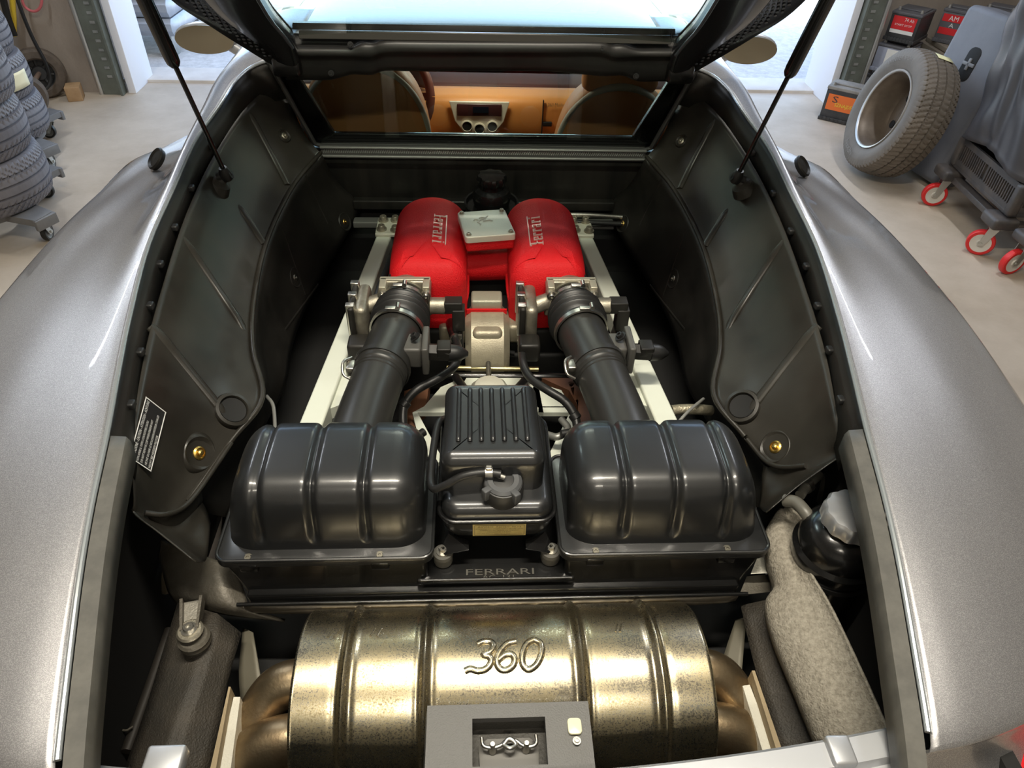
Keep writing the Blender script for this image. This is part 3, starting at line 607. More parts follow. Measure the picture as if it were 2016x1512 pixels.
    qp = part('rear_quarter_panel', g, paint, sharp=80, solid=0.0015)
    part('rolled_edge', G().tube([mir((p.x-.003, p.y, p.z+.001), s) for p in EP[5:]], .0042, n=1, seg=10), mat('edge_paint', (0.52, 0.56, 0.58), 0.25, 0.7, 1.0, 0.05), qp)
    # drip channel inside the edge
    rows = []
    for p in EP:
        if p.y > .76: rows.append([mir((p.x-.002, p.y, p.z-.001), s), mir((p.x-.004, p.y, p.z-.018), s), mir((p.x-.010, p.y, p.z-.024), s), mir((p.x-.012, p.y, p.z-.035), s), mir((p.x-.013, p.y, p.z-.10), s)])
    part('drip_channel', G().grid(rows), black_pl, sharp=60, solid=0.001)
    for y_ in (.88, 1.0, 1.12, 1.24, 1.36, 1.5, 1.66):
        w_, z_ = edge(y_); part('liner_clip', G().box((s*(w_-.016), y_, z_-.036), (.012, .016, .012), bev=.003), rubber)
    # weatherstrip on the rear part of the opening
    rows = []
    for p in EP:
        if p.y < .80: rows.append([mir((p.x-.006, p.y, p.z-.010), s), mir((p.x-.008, p.y, p.z-.001), s), mir((p.x-.030, p.y, p.z-.003), s), mir((p.x-.034, p.y, p.z-.012), s), mir((p.x-.033, p.y, p.z-.045), s)])
    part('weatherstrip', G().grid(rows), seal_m, sharp=40, solid=0.001)
    part('tail_lamp', G().lathe([(.085, 0), (.084, .012), (.075, .024), (.05, .033), (.0, .037)], (s*.705, .348, .768), (0, -.75, .65), 40), mat('red_lens', (0.65, 0.008, 0.015), 0.15, coat=1.0), label='red round tail lamp')
    # door mirror
    g = G(); c = Vector((s*.945, 2.66, 1.005)); rows = []
    for i in range(13):
        a = PI*i/12; h = math.cos(a); rr = math.sin(a)
        rows.append([c+Vector((.105*h, .055*rr*math.cos(2*PI*k/20)*(1.0 if math.cos(2*PI*k/20) > 0 else .35), .052*rr*math.sin(2*PI*k/20))) for k in range(20)])
    g.grid(rows, cu_=True); g.tube([c+Vector((-s*.07, .01, -.02)), Vector((s*.80, 2.68, .93))], .022)
    dm = part('door_mirror', g, paint_d)
    part('mirror_glass', G().prism([c+Vector((.098*math.cos(2*PI*k/40), -.023, .046*math.sin(2*PI*k/40))) for k in range(40)], (0, -.002, 0)), mat('mirror_silver', (0.36, 0.35, 0.30), 0.06, 1.0), dm)
    part('side_scoop', G().lathe([(.0, .002), (.020, .0), (.026, .004), (.029, .0), (.026, -.01)], P(306, 312, x=-.805) if s < 0 else mir(P(306, 312, x=-.805), -1), (s*.6, -.4, .7), 24), black_pl)
    # floor pan / body underside blocks
part('roof_panel', G().loft([[(x*k, y, z-0.022*(abs(x)/.5)**4) for x, k in zip((-.60, -.45, -.2, .2, .45, .60), (1,)*6)] for y, z in ((2.0, 1.176), (2.15, 1.185), (2.4, 1.192), (2.7, 1.190), (2.92, 1.178))], 4, 4), paint, sharp=80, solid=0.002)
part('windscreen', G().loft([[(x*k, y-0.10*(x/.5)**2, z) for x in (-.55, -.3, 0, .3, .55)] for y, z, k in ((2.92, 1.185, 1), (3.25, 1.03, 1.12), (3.62, .86, 1.25))], 5, 5), glass, solid=0.003)
for s in (-1, 1):
    part('windscreen_pillar', G().tube([(s*.56, 2.90, 1.14), (s*.63, 3.15, 1.03), (s*.71, 3.52, .85)], .022), paint_d)
    part('door', G().loft([[(s*.80, y, .84), (s*.87, y, .82), (s*.92, y, .70), (s*.90, y, .35), (s*.86, y, .2)] for y in (2.40, 2.8, 3.3, 3.6)], 4, 4), paint, sharp=80, solid=0.002)
    part('door_glass', G().loft([[(s*.56, y, 1.15), (s*.68, y+.03, 1.0), (s*.78, y+.05, .86)] for y in (2.42, 2.65, 2.86)]+[[(s*.70, 3.3, .93), (s*.74, 3.32, .89), (s*.78, 3.34, .86)]], 3, 3), glass, solid=0.003)
part('bonnet', G().loft([[(-.92, y, z-.2), (-.86, y, z-.04), (-.6, y, z-.02), (0, y, z), (.6, y, z-.02), (.86, y, z-.04), (.92, y, z-.2)] for y, z in ((3.55, .87), (3.9, .82), (4.3, .72), (4.62, .58))], 4, 4), paint, sharp=80, solid=0.002)
# road wheels of the car
def road_wheel(x, y):
    g = G(); w = .24; r = .33
    g.lathe([(.22, -w/2), (.30, -w/2), (r, -w/2+.03), (r, w/2-.03), (.30, w/2), (.22, w/2)], (x, y, r), (1, 0, 0), 40); o = part('road_wheel', g, rubber)
    g = G(); g.lathe([(.222, -w/2+.01), (.20, -w/2+.02), (.05, 0), (.2, w/2-.02), (.222, w/2-.01)], (x, y, r), (1, 0, 0), 40); part('rim', g, steel, o)
for (x, y) in ((-.83, 1.12), (.83, 1.12), (-.84, 3.75), (.84, 3.75)): road_wheel(x, y)

# ---- bay liners
def LP(l): return [P(a, b, z=z) for a, b, z in l]
LO = LP([(232, 985, .83), (250, 860, .885), (285, 700, .925), (322, 560, .955), (368, 420, .985), (425, 300, 1.02), (490, 205, 1.05), (560, 152, 1.07)])
LI = LP([(372, 990, .72), (455, 872, .745), (517, 787, .765), (499, 690, .79), (500, 600, .81), (525, 480, .84), (577, 370, .87), (632, 303, .90)])
LJ = LP([(450, 1020, .58), (510, 860, .58), (560, 760, .58), (575, 680, .60), (605, 600, .61), (650, 520, .63), (690, 450, .66), (715, 405, .69)])
for i, o_ in enumerate(LO):   # keep the liner inside the channel
    w_, z_ = edge(o_.y); o_.x = -min(-o_.x, w_-.012) if i < 7 else o_.x
LM1 = [a.lerp(b, .3)+Vector((-.012, 0, -.012)) for a, b in zip(LO, LI)]; LM2 = [a.lerp(b, .68)+Vector((-.014, 0, -.014)) for a, b in zip(LO, LI)]
RIBS = [((300, 640), (455, 830)), ((362, 468), (483, 648)), ((470, 405), (527, 492)), ((492, 222), (577, 385)), ((415, 500), (395, 470))]
for s in (-1, 1):
    m_ = 1 if s < 0 else -1
    g = G(); rowsU = [[mir(p, m_) for p in (a, b, c, d)] for a, b, c, d in zip(LO, LM1, LM2, LI)][(0 if s < 0 else 1):]
    PR = lambda l: [P(a, b, z=z) for a, b, z in l]
    Pm = lambda l: [mir(P(a, b, z=z), m_) for a, b, z in l]
    if s > 0: tail = [PR([(1508, 1008, .775), (1503, 1006, .75), (1500, 1004, .73), (1494, 998, .71)]), PR([(1572, 955, .81), (1548, 970, .77), (1522, 980, .74), (1497, 975, .715)]),
                      PR([(1628, 915, .845), (1575, 945, .785), (1542, 955, .75), (1500, 938, .725)]), PR([(1668, 884, .86), (1586, 918, .80), (1545, 922, .765), (1500, 905, .735)])]
    else: tail = [Pm([(385, 1105, .78), (398, 1105, .76), (408, 1095, .72), (415, 1030, .68)]), Pm([(310, 1045, .80), (345, 1062, .765), (378, 1060, .72), (405, 1000, .69)]), Pm([(262, 1008, .815), (312, 1035, .78), (355, 1035, .735), (392, 985, .705)])]
    g.loft(tail+rowsU, 5, 5); bv = g.bvh()
    gl = G(); gl.loft([[mir(a, m_), mir(a.lerp(b, .5)+Vector((-.02, 0, 0)), m_), mir(b, m_)] for a, b in zip(LI, LJ)], 5, 5); bvl = gl.bvh()
    # diagonal stiffening ridges and mounting dimples are moulded into the liner
    def hit(px, py, b_=None):
        p = P(px, py, z=.9); d = (p-CAM).normalized(); q = (b_ or bv).ray_cast(CAM, d)
        return q[0], q[1]
    def onl(px, py, b_=None):
        """left liner pixel -> point/normal (mirrored copy for the right side)"""
        if s > 0:
            p = P(px, py, z=.9); d = (p-CAM).normalized(); c = mir(CAM, -1); d = mir(d, -1); q = (b_ or bv).ray_cast(c, d)
            n = q[1]
        else: q = (b_ or bv).ray_cast(CAM, (P(px, py, z=.9)-CAM).normalized()); n = q[1]
        if q[0] is None: return None, None
        if n.dot(CAM-q[0]) < 0: n = -n
        return q[0], n
    for a, b in RIBS[:4]:
        pts = []
        for k in range(9):
            t = k/8; q, n = onl(a[0]+(b[0]-a[0])*t, a[1]+(b[1]-a[1])*t)
            if q is not None: pts.append(q+n*(-.001 if 0 < k < 8 else -.006))
        if len(pts) > 3: g.tube(pts, .0065, n=2, seg=10, flat=(1.0, 1.6))
    for (px, py, r_) in ((392, 892, .030), (560, 268, .016)):
        q, n = onl(px, py)
        if q is not None: g.lathe([(r_*1.35, -.002), (r_, .004), (r_*.72, -.001), (r_*.5, -.004), (0, -.004)], q, n, 32)
    # raised pocket rim near the lip
    q, n = onl(458, 808)
    g.lathe([(.038, -.003), (.034, .007), (.028, .008), (.0245, .003)], q, n, 40)
    # rolled lip along the inner edge
    g.tube([mir(p+Vector((0, 0, .004)), m_) for p in LI[(0 if s < 0 else 1):]], .0055, n=6, seg=10)
    # tail of the liner hooking round the air box
    if s > 0: g.tube(PR([(1586, 917, .803), (1545, 920, .775), (1520, 915, .758), (1500, 900, .745), (1471, 865, .748)]), .005, n=6, seg=10)
    if s < 0: g.tube(Pm([(285, 1010, .802), (325, 1013, .785), (362, 998, .755), (395, 960, .742), (455, 872, .748)]), .005, n=6, seg=10)
    if s < 0: g.loft([Pm([(285, 1010, .802), (325, 1013, .785), (362, 998, .755), (395, 960, .742)]), Pm([(300, 1030, .775), (330, 1048, .745), (365, 1040, .71), (400, 985, .70)])], 4, 4)
    ln = part('bay_liner', g, liner_m, sharp=50, solid=0.002)
    # second sheet below the lip
    for a, b in (((545, 420), (600, 580)), ((600, 345), (645, 440)), ((625, 560), (560, 650))):
        pts = []
        for k in range(7):
            t = k/6; q, n = onl(a[0]+(b[0]-a[0])*t, a[1]+(b[1]-a[1])*t, bvl)
            if q is not None: pts.append(q+n*(-.001))
        if len(pts) > 3: gl.tube(pts, .005, n=2, seg=8)
    for (px, py) in ((580, 547), (678, 437)):
        q, n = onl(px, py, bvl)
        if q is not None: gl.lathe([(.034, -.004), (.026, .004), (.014, -.002), (0, -.003)], q, n, 28)
    l2 = part('lower_bay_liner', gl, black_pl, sharp=50, solid=0.002)
    for (px, py, bb_, pr, mm, lab) in ((392, 892, bv, ln, brass, 'brass washer and screw'), (560, 268, bv, ln, alu_d, None), (580, 547, bvl, l2, steel, None), (678, 437, bvl, l2, brass, None)):
        q, n = onl(px, py, bb_)
        if q is not None:
            g = G(); r_ = .0125 if px == 392 else .009
            g.lathe([(r_, -.003), (r_, .002), (r_*.75, .004), (r_*.7, .0015), (r_*.45, .0015), (r_*.42, .006), (r_*.2, .008), (0, .008)], q, n, 24); part('liner_screw', g, mm, pr, lab)
    q, n = onl(458, 808); g = G(); g.lathe([(.0255, .002), (.0245, .0045), (.023, .004), (0, .004)], q, n, 36); part('opening_shade_disc', g, deep, ln)  # solid near-black disc painting the shade of a hole that isn't cut
    if s < 0:   # warning label on the left liner
        q0, n = onl(300, 855); q0 = P(288, 855, pl=(q0, n)); qa = P(281, 798, pl=(q0, n)); qb = P(256, 888, pl=(q0, n))
        X = (qa-qb); Y = (qb-q0).normalized()
        M = mframe(q0+n*.0035, X, (Vector(n)).cross(X))
        W_, H_ = .118, .052
        g = G(); g.box((0, 0, 0), (W_, H_, .0008)); g.v = [M @ v for v in g.v]; lb = part('warning_label', g, mat('black_label', (0.015, 0.015, 0.016), 0.4), ln, 'black warning label with white border and text')
        g = G()
        for (x, y, a, b) in ((0, H_/2-.001, W_, .0016), (0, -H_/2+.001, W_, .0016), (W_/2-.001, 0, .0016, H_), (-W_/2+.001, 0, .0016, H_)): g.box((x, y, .0008), (a, b, .0006))
        g.v = [M @ v for v in g.v]; part('label_border', g, whl, lb)
        for t, y, x, w, h in (('ATTENZIONE - CAUTION - ATTENTION - ACHTUNG', .019, -.001, .110, .006), ('NON APRIRE IL TAPPO CON MOTORE CALDO', .009, -.018, .076, .0048), ('DO NOT REMOVE CAP WHEN ENGINE HOT', 0, -.014, .082, .0048),
                              ('NE PAS OUVRIR LE BOUCHON MOTEUR CHAUD', -.010, -.006, .096, .0048), ('NICHT BEI HEISSEM MOTOR', -.019, -.024, .062, .0048)):
            g = G(); text_on(g, t, w, h, M @ Matrix.Translation((x, y, .001))); part('lettering', g, whl, lb)
# dark tub below everything
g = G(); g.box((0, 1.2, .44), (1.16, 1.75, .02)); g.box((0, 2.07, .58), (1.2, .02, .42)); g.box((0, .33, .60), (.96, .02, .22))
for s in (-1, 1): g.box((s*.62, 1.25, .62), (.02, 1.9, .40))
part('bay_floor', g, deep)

# ---- bulkhead, rear window
WIN = ((0, 2.035, .90), Vector((0, -.97, -.243)))      # glass plane, leaning towards the camera at its top
def WP(px, py): return P(px, py, pl=WIN)
g = G(); g.box((0, 2.045, .80), (1.02, .03, .16), bev=.004); g.box((0, 2.03, .715), (.80, .05, .03), bev=.005)
bh = part('bulkhead', g, mat('bulkhead_black', (0.008, 0.008, 0.0075), 0.32, spec=0.3, var=(0.022, 0.020, 0.017), vscale=5, vstretch=(3, 1, .4)))
g = G()
zz = [.872, .885, .895]
for k, (dy, z) in enumerate(((-.012, .868), (-.003, .890))): g.tube([(-.475, 2.018+dy, z), (.475, 2.018+dy, z)], .0045, n=1, seg=10)
g.box((0, 2.03, .879), (.95, .02, .03))
sl = part('window_sill_seal', g, mat('seal_grey', (0.16, 0.16, 0.15), 0.28, 0.3))
g = G()
for k in range(150):
    x = -.465+k*.93/149; g.box((x, 2.0185, .879), (.003, .005, .011), Matrix.Rotation(R(25), 3, 'Y'))
part('beaded_strip', g, mat('bead_grey', (0.35, 0.36, 0.34), 0.3, 0.5), sl)
# window frame (black surround) and glass
def wp(x, h, d=0.0):     # x, height up the glass from its foot, depth
    return Vector((x, 2.035-h*.243+d*-.97, .90+h*.97+d*-.243))
g = G(); outer = [(-.50, -.015), (.50, -.015), (.575, .26), (-.575, .26)]; inner = [(-.432, .027), (.432, .027), (.505, .22), (-.505, .22)]
for i in range(4):
    a, b, c, d = outer[i], outer[(i+1) % 4], inner[(i+1) % 4], inner[i]
    g.prism([wp(*a), wp(*b), wp(*c), wp(*d)], (0, .02, 0))
part('window_frame', g, gloss, bev=.003)
g = G(); g.tube([wp(-.565, .26, .012), wp(-.49, .0, .012), wp(-.465, -.008, .012), wp(.465, -.008, .012), wp(.49, .0, .012), wp(.565, .26, .012)], .007, n=1, seg=10)
part('window_seal', g, mat('seal_dark', (0.04, 0.04, 0.038), 0.3))
part('rear_window', G().prism([wp(-.50, -.0, -.0), wp(.50, 0, -.0), wp(.56, .25, -.0), wp(-.56, .25, -.0)], (0, .004, 0)), glass)
# ---- cabin behind the glass
part('cabin_floor', G().box((0, 2.75, .42), (1.5, 1.4, .04)).box((0, 2.12, .60), (1.3, .03, .40)), mat('dark_carpet', (0.02, 0.014, 0.012), 0.9))
part('cabin_trim', G().tube([(-.46, 2.075, .885), (.46, 2.075, .885)], .012, n=1), mat('tan_trim', (0.50, 0.25, 0.06), 0.5))
for s in (-1, 1):
    cx = s*.385 if s < 0 else .46; yo = 0 if s < 0 else .10; zo = 0 if s < 0 else -.085; g = G()
    g.pillow([Vector((cx+(.21-.03*max(0, math.sin(a)))*math.copysign(abs(math.cos(a))**.6, math.cos(a)), .0+.26*math.copysign(abs(math.sin(a))**.75, math.sin(a)))) for a in [2*PI*k/48 for k in range(48)]], 0, .11, .045, 6,
             M=Matrix.Translation((0, 2.40+yo, .77+zo)) @ Matrix.Rotation(R(84), 4, 'X') @ Matrix.Translation((0, 0, 0)))
    st = part('car_seat', g, leather, label='tan leather seat' )
    g = G(); g.tube([(cx+.20*math.cos(a), 2.335-.006+yo, .79+zo+.235*math.sin(a)) for a in [R(-20+k*20) for k in range(12)]], .014, n=3); part('seat_bolster', g, leather_g, st)
    part('headrest', G().box((cx, 2.36+yo, 1.06+zo), (.26, .07, .12), bev=.03), leather, st)
    part('seat_base', G().box((cx, 2.64, .58), (.42, .46, .14), bev=.04), leather, st)
dbm = mat('dash_tan', (0.70, 0.27, 0.07), 0.45)
g = G(); g.loft([[(x, 2.80+.02*math.cos(x*4), .56), (x, 2.77, .64), (x, 2.76, .73), (x, 2.775, .775), (x, 2.84, .80)] for x in (-.72, -.4, -.1, .2, .5, .74)], 5, 5); db = part('dashboard', g, dbm, sharp=60, solid=.004)
part('dash_top', G().loft([[(x, 2.84, .80), (x, 2.95, .83), (x, 3.2, .83), (x, 3.5, .80)] for x in (-.74, -.3, .2, .74)], 4, 4), mat('dash_dark_red', (0.075, 0.018, 0.015), 0.6), db, solid=.004)
part('instrument_hood', G().loft([[(-.50, 2.80, z), (-.36, 2.76, z+.04), (-.20, 2.80, z)] for z in (.80, .86, .90)]+[[(-.5, 3.0, .88), (-.36, 3.0, .92), (-.2, 3.0, .88)]], 4, 4), black_pl, db, solid=.004)
part('glovebox_line', G().box((.235, 2.758, .70), (.004, .01, .16)), deep, db)
g = G(); text_on(g, '360 Modena', .075, .014, mframe((.29, 2.752, .765), (1, 0, 0), (0, 0, 1))); part('script_badge', g, steel, db)
part('dash_switch', G().box((.255, 2.755, .69), (.035, .012, .016), bev=.002), deep, db)
cn = part('console', G().prism([(-.125, 2.752, .775), (.105, 2.752, .775), (.085, 2.752, .70), (.05, 2.752, .655), (-.07, 2.752, .655), (-.105, 2.752, .70)], (0, -.008, 0)), console_m, label='silver centre console panel', bev=.003)
part('radio', G().box((-.01, 2.743, .745), (.17, .012, .045), bev=.003), mat('radio_red_black', (0.06, 0.02, 0.02), 0.3), cn)
part('radio_display', G().box((-.005, 2.735, .748), (.06, .004, .022)), mat('display', (0.01, 0.012, 0.02), 0.15), cn)
for k, x in enumerate((-.058, -.010, .040)):
    z = .683-(.010 if k == 1 else 0)
    d = part('console_dial', G().lathe([(.023, 0), (.023, .006), (.019, .008), (.018, .004), (0, .004)], (x, 2.744, z), (0, -1, 0), 28), console_m, cn)
    part('dial_face', G().lathe([(.018, 0), (.0, .0005)], (x, 2.7395, z), (0, -1, 0), 28), deep, d)
g = G(); g.tube([(-.355+.17*math.cos(a), 2.60+.05*math.sin(a), .84+.16*math.sin(a)) for a in [2*PI*k/24 for k in range(25)]], .016, n=2, cap=False)
sw = part('steering_wheel', g, leather_d)
part('wheel_hub', G().lathe([(.055, 0), (.05, .02), (0, .03)], (-.355, 2.62, .84), (0, -.95, .3), 32), black_pl, sw)
part('hub_badge', G().lathe([(.02, 0), (.018, .004), (0, .005)], (-.355, 2.592, .85), (0, -.95, .3), 24), mat('yellow_badge', (0.85, 0.6, 0.02), 0.3), sw)
for a in (0, 180, 270): part('spoke', G().tube([(-.355+.04*math.cos(R(a)), 2.61, .84+.04*math.sin(R(a))), (-.355+.16*math.cos(R(a)), 2.60+.05*math.sin(R(a)), .84+.155*math.sin(R(a)))], .014, n=1, flat=(1, .5)), leather_d, sw)
cl = part('added_cabin_glow', G().box((0, 2.62, 1.150), (.16, .07, .02), bev=.004), mat('added_glow_white', (1, 1, 1), 0.4, emit=((1.0, .88, .70), 6.0)))  # unseen glowing box under the roof, added to brighten seats and dashboard
area('added_cabin_fill', (0, 2.62, 1.135), (0, 0, 0), .14, .06, 1.9, (1.0, .88, .70))  # fill light added for the cabin, no known lamp there

# ---- white space frame tubes
for s in (-1, 1):
    g = G()
    a0, a1 = Vector((s*.383, 1.00, .685)), Vector((s*.292, 1.93, .685)); d = (a1-a0).normalized(); q = Vector((d.y, -d.x, 0))
    g.prism([a0+q*.0245, a0-q*.0245, a1-q*.0215, a1+q*.0215], (0, 0, -.05))
    ft = part('frame_tube', g, frame_m, bev=.004, label='white painted box section frame tube')
    g = G(); e0 = Vector((s*.272, 1.915, .69)); g.box(e0+Vector((s*.012, 0, 0)), (.075, .10, .012), bev=.003)
    part('end_plate', g, alu, ft)
    for (x, y) in ((-.018, .03), (.018, .03), (-.018, -.025), (.022, -.03)):
        g = G(); bolt(g, e0+Vector((s*.014+x, y, .006)), r=.010, h=.016, hexa=False); part('frame_bolt', g, alu_d, ft)
    g = G(); g.prism([(s*.330, 1.30, .672), (s*.348, 1.14, .672), (s*.30, 1.17, .672), (s*.295, 1.24, .672)], (0, 0, -.03)); part('gusset', g, frame_m, ft)
    # cable loom beside the plenum
    part('wiring_loom', G().tube([(s*.235, 1.92, .68), (s*.262, 1.80, .675), (s*.268, 1.68, .69), (s*.285, 1.56, .68), (s*.275, 1.44, .66), (s*.25, 1.38, .62)], .011, n=6), rubber)
# transverse pieces at the far end
part('chassis_rail', G().box((0, 1.985, .668), (.80, .035, .02), bev=.003), mat('rail_grey', (0.16, 0.16, 0.15), 0.4, 0.4))
part('water_pipe', G().tube([(.13, 1.955, .715), (.30, 1.96, .712), (.42, 1.97, .70)], .0075), steel)
part('water_pipe', G().tube([(.13, 1.94, .70), (.30, 1.945, .695), (.42, 1.955, .685)], .0075), rubber)
# expansion cap at the bulkhead
fc = part('filler_neck', G().lathe([(.078, 0), (.080, .006), (.074, .006), (.070, -.004), (.050, -.004), (.054, .010), (.056, .03), (.050, .044), (.036, .052), (.034, .066), (0, .066)], (.018, 1.925, .765), (0, -.05, 1), 48), gloss)
g = G(); g.lathe([(.038, .0), (.040, .012), (.036, .022), (.02, .026), (0, .026)], (.018, 1.922, .832), (0, -.05, 1), 48, wob=lambda k, n, r, h: (.004 if k % 6 < 3 else 0) if r > .03 else 0); part('knurled_cap', g, gloss, fc)
part('filler_base', G().lathe([(.07, 0), (.078, .02), (.075, .05), (.06, .055), (0, .055)], (.018, 1.93, .70), seg=40), rubber, fc)
part('cap_hose', G().tube([(0.0, 1.90, .72), (-.006, 1.86, .73), (-.016, 1.82, .73)], .007), mat('grey_hose', (.15, .15, .14), .4), fc)

# ---- engine castings under the plenums
part('engine_block', G().box((0, 1.68, .60), (.42, .48, .12), bev=.01).box((0, 1.68, .53), (.54, .50, .12), bev=.01), mat('block_dark', (0.010, 0.010, 0.009), 0.6))
g = G(); g.lathe([(0, -.055), (.085, -.055), (.10, -.04), (.10, .04), (.085, .055), (0, .055)], (-.002, 1.46, .60), (1, 0, 0), 40); g.box((-.002, 1.43, .66), (.075, .08, .06), bev=.012)
for s in (-1, 1): g.box((s*.085, 1.455, .655), (.075, .06, .055), bev=.012)
part('valley_casting', g, mat('warm_casting', (0.42, 0.38, 0.28), 0.45, 0.5, bump=.3, bscale=300, var=(0.3, 0.27, 0.2), vscale=15))
part('valley_cover', G().box((-.003, 1.495, .713), (.078, .05, .03), bev=.006), mat('valley_green_grey', (0.36, 0.36, 0.28), 0.5, 0.4, bump=.3, bscale=300))

# ---- red plenums
def dome(xc, yc, z0, a, b, h, nx=5.0, ny=5.0, nz=5.0, nu=70, nv=70, zfun=None, top=2.6):
    """rounded box shell; a, b half sizes in x and y, h height"""
    rows = []
    for i in range(nv+1):
        v = -1+2*i/nv; v = math.sin(v*PI/2); row = []
        for j in range(nu+1):
            u = -1+2*j/nu; u = math.sin(u*PI/2)
            ex = (1-abs(v)**ny)**(1/ny); ey = (1-abs(u)**nx)**(1/nx)
            row.append((u, v, ex, ey))
        rows.append(row)
    return rows
def rbox_shell(xc, yc, z0, a, b, h, rc, rt, n=60, zf=None, nseg=8):
    """box with plan-corner radius rc and top edge radius rt, dense top grid, open bottom"""
    g = G(); out = rrect(2*a, 2*b, rc, 10); dense = []
    for i in range(len(out)):
        p, q = out[i], out[(i+1) % len(out)]; k = max(1, int((q-p).length/.005))
        for t in range(k): dense.append(p.lerp(q, t/k))
    N_ = len(dense); nr = []
    for i in range(N_):
        t = dense[(i+1) % N_]-dense[i-1]; nr.append(Vector((-t.y, t.x)).normalized())
    rings = []
    for k in range(6): rings.append((0, z0+(h-rt)*k/5))
    for k in range(1, nseg+1): rings.append((rt*(1-math.cos(PI/2*k/nseg)), z0+h-rt+rt*math.sin(PI/2*k/nseg)))
    rows = [[Vector((xc+dense[i].x+nr[i].x*ins, yc+dense[i].y+nr[i].y*ins, z)) for i in range(N_)] for ins, z in rings]
    last = rows[-1]; c = sum(last, Vector())/N_
    for k in range(1, 14):
        t = k/14; rows.append([p.lerp(Vector((c.x+(p.x-c.x)*0, c.y, p.z)), t) for p in last])
    g.grid(rows, cu_=True)
    if zf: g.v = [zf(v) for v in g.v]
    return g
PL = {}
for s in (-1, 1):
    cx = s*.1455
    # plan outline: round far end, squarer near end
    def plan(s=s, cx=cx):
        o = []
        for a in range(0, 181, 9): o.append(Vector((.094*math.cos(R(a)), .10+.105*math.sin(R(a)))))
        o += [Vector((-.0955, .02)), Vector((-.096, -.08)), Vector((-.094, -.14))]
        for a in range(200, 270, 14): o.append(Vector((-.055+.038*math.cos(R(a)), -.150+.038*math.sin(R(a)))))
        o += [Vector((-.02, -.190)), Vector((.03, -.192))]
        for a in range(280, 356, 14): o.append(Vector((.052+.042*math.cos(R(a)), -.150+.042*math.sin(R(a)))))
        o += [Vector((.094, -.10)), Vector((.094, 0))]
        o = [Vector((p.x, p.y, 0)) for p in o]; o = smooth(o, 4, closed=True)
        return [Vector((p.x, p.y)) for p in o]
    o2 = plan(); n_ = len(o2)
    if s < 0: o2 = [Vector((p.x, p.y)) for p in o2]
    else: o2 = [Vector((-p.x, p.y)) for p in o2][::-1]
    nr = []
    for i in range(n_):
        t = o2[(i+1) % n_]-o2[i-1]; nr.append(Vector((-t.y, t.x)).normalized())
    z0, z1, rt = .665, .852, .060
    rings = [(.004, z0), (0, z0+.02), (0, z0+.06), (0, z1-rt)]+[(rt*(1-math.cos(PI/2*k/12)), z1-rt+rt*math.sin(PI/2*k/12)) for k in range(1, 13)]
    rows = [[Vector((cx+o2[i].x+nr[i].x*ins, 1.632+o2[i].y+nr[i].y*ins, z)) for i in range(n_)] for ins, z in rings]
    last = rows[-1]
    for k in range(1, 13):
        t = k/12; rows.append([p.lerp(Vector((cx, 1.632+(p.y-1.632)*.55, z1)), t)+Vector((0, 0, .004*math.sin(t*PI/2))) for p in last])
    g = G().grid(rows, cu_=True)
    # the crown falls gently towards the near end, the outer side falls away
    g.v = [Vector((v.x, v.y, v.z-(max(0, 1.60-v.y)**2*.35 if v.z > .75 else 0)-(.012*max(0, (v.y-1.74)/.1)**2 if v.z > .75 else 0))) for v in g.v]
    pn = part('intake_plenum', g, red_m, sharp=60, label='red crackle finish intake plenum'); bvp = g.bvh(); PL[s] = (pn, bvp)
    # seam flange low on the inner face
    gg = G(); gg.tube([(cx-s*.094, 1.70, .75), (cx-s*.094, 1.60, .745), (cx-s*.094, 1.50, .735), (cx-s*.085, 1.463, .71)], .005, n=4, seg=8)
    part('seam_flange', gg, red_m, pn)
    # raised name, tops of the letters towards the centre line
    def drape(vs, cxx, cyy, dirx, upx, lift):
        out = []
        for v in vs:
            x = cxx+upx*v.y; y = cyy+dirx*v.x; q = bvp.ray_cast(Vector((x, y, 1.2)), Vector((0, 0, -1)))
            out.append((q[0] if q[0] is not None else Vector((x, y, .85)))+Vector((0, 0, lift)))
        return out
    bxm = mat('letter_metal', (0.72, 0.52, 0.46), 0.45, 0.45)
    L_, H_ = .150, .030
    tx = s*.1195; ty = 1.602; up = -s; dr = s   # right bank reads away from the camera, left bank towards it
    # slim letters drawn stroke by stroke: F e r r a r i with the long bar of the F
    strokes = []
    def st(x0, y0, x1, y1, w=.0022): strokes.append((x0, y0, x1, y1, w))
    # coordinates: x along the word 0..150 mm, y 0..30 mm up
    def bar(x0, y0, x1, y1): strokes.append((min(x0, x1), min(y0, y1), max(x0, x1), max(y0, y1)))
    t_ = 3.2
    strokes = []
    bar(2, 31, 142, 33.5)                                   # long top bar
    bar(6, 0, 6+t_+1, 31); bar(1, 0, 15, 2.2); bar(6, 14, 18, 16.2); bar(0, 28, 2, 33.5)
    def e_(x): bar(x, 2, x+t_, 22); bar(x+1, 0, x+13, 2.4); bar(x+1, 20, x+12, 22.4); bar(x+10, 11, x+13, 22); bar(x, 10.5, x+13, 12.5); bar(x+11, 1, x+13.5, 5)
    def r_(x): bar(x, 0, x+t_, 22); bar(x-2, 0, x+7, 1.8); bar(x+t_, 19.5, x+11, 22); bar(x+8.5, 15, x+12, 22); bar(x-2, 20.5, x+2, 22)
    def a_(x): bar(x+9, 0, x+9+t_, 22); bar(x+1, 20, x+11, 22.4); bar(x, 1.5, x+t_, 12); bar(x+1, 0, x+10, 2.2); bar(x+1, 10.5, x+10, 12.5); bar(x, 17, x+2.5, 21); bar(x+9, 0, x+16, 1.8)
    def i_(x): bar(x, 0, x+t_, 22); bar(x-2, 0, x+6, 1.8); bar(x, 25.5, x+t_, 29); bar(x-2, 20.5, x+2, 22)
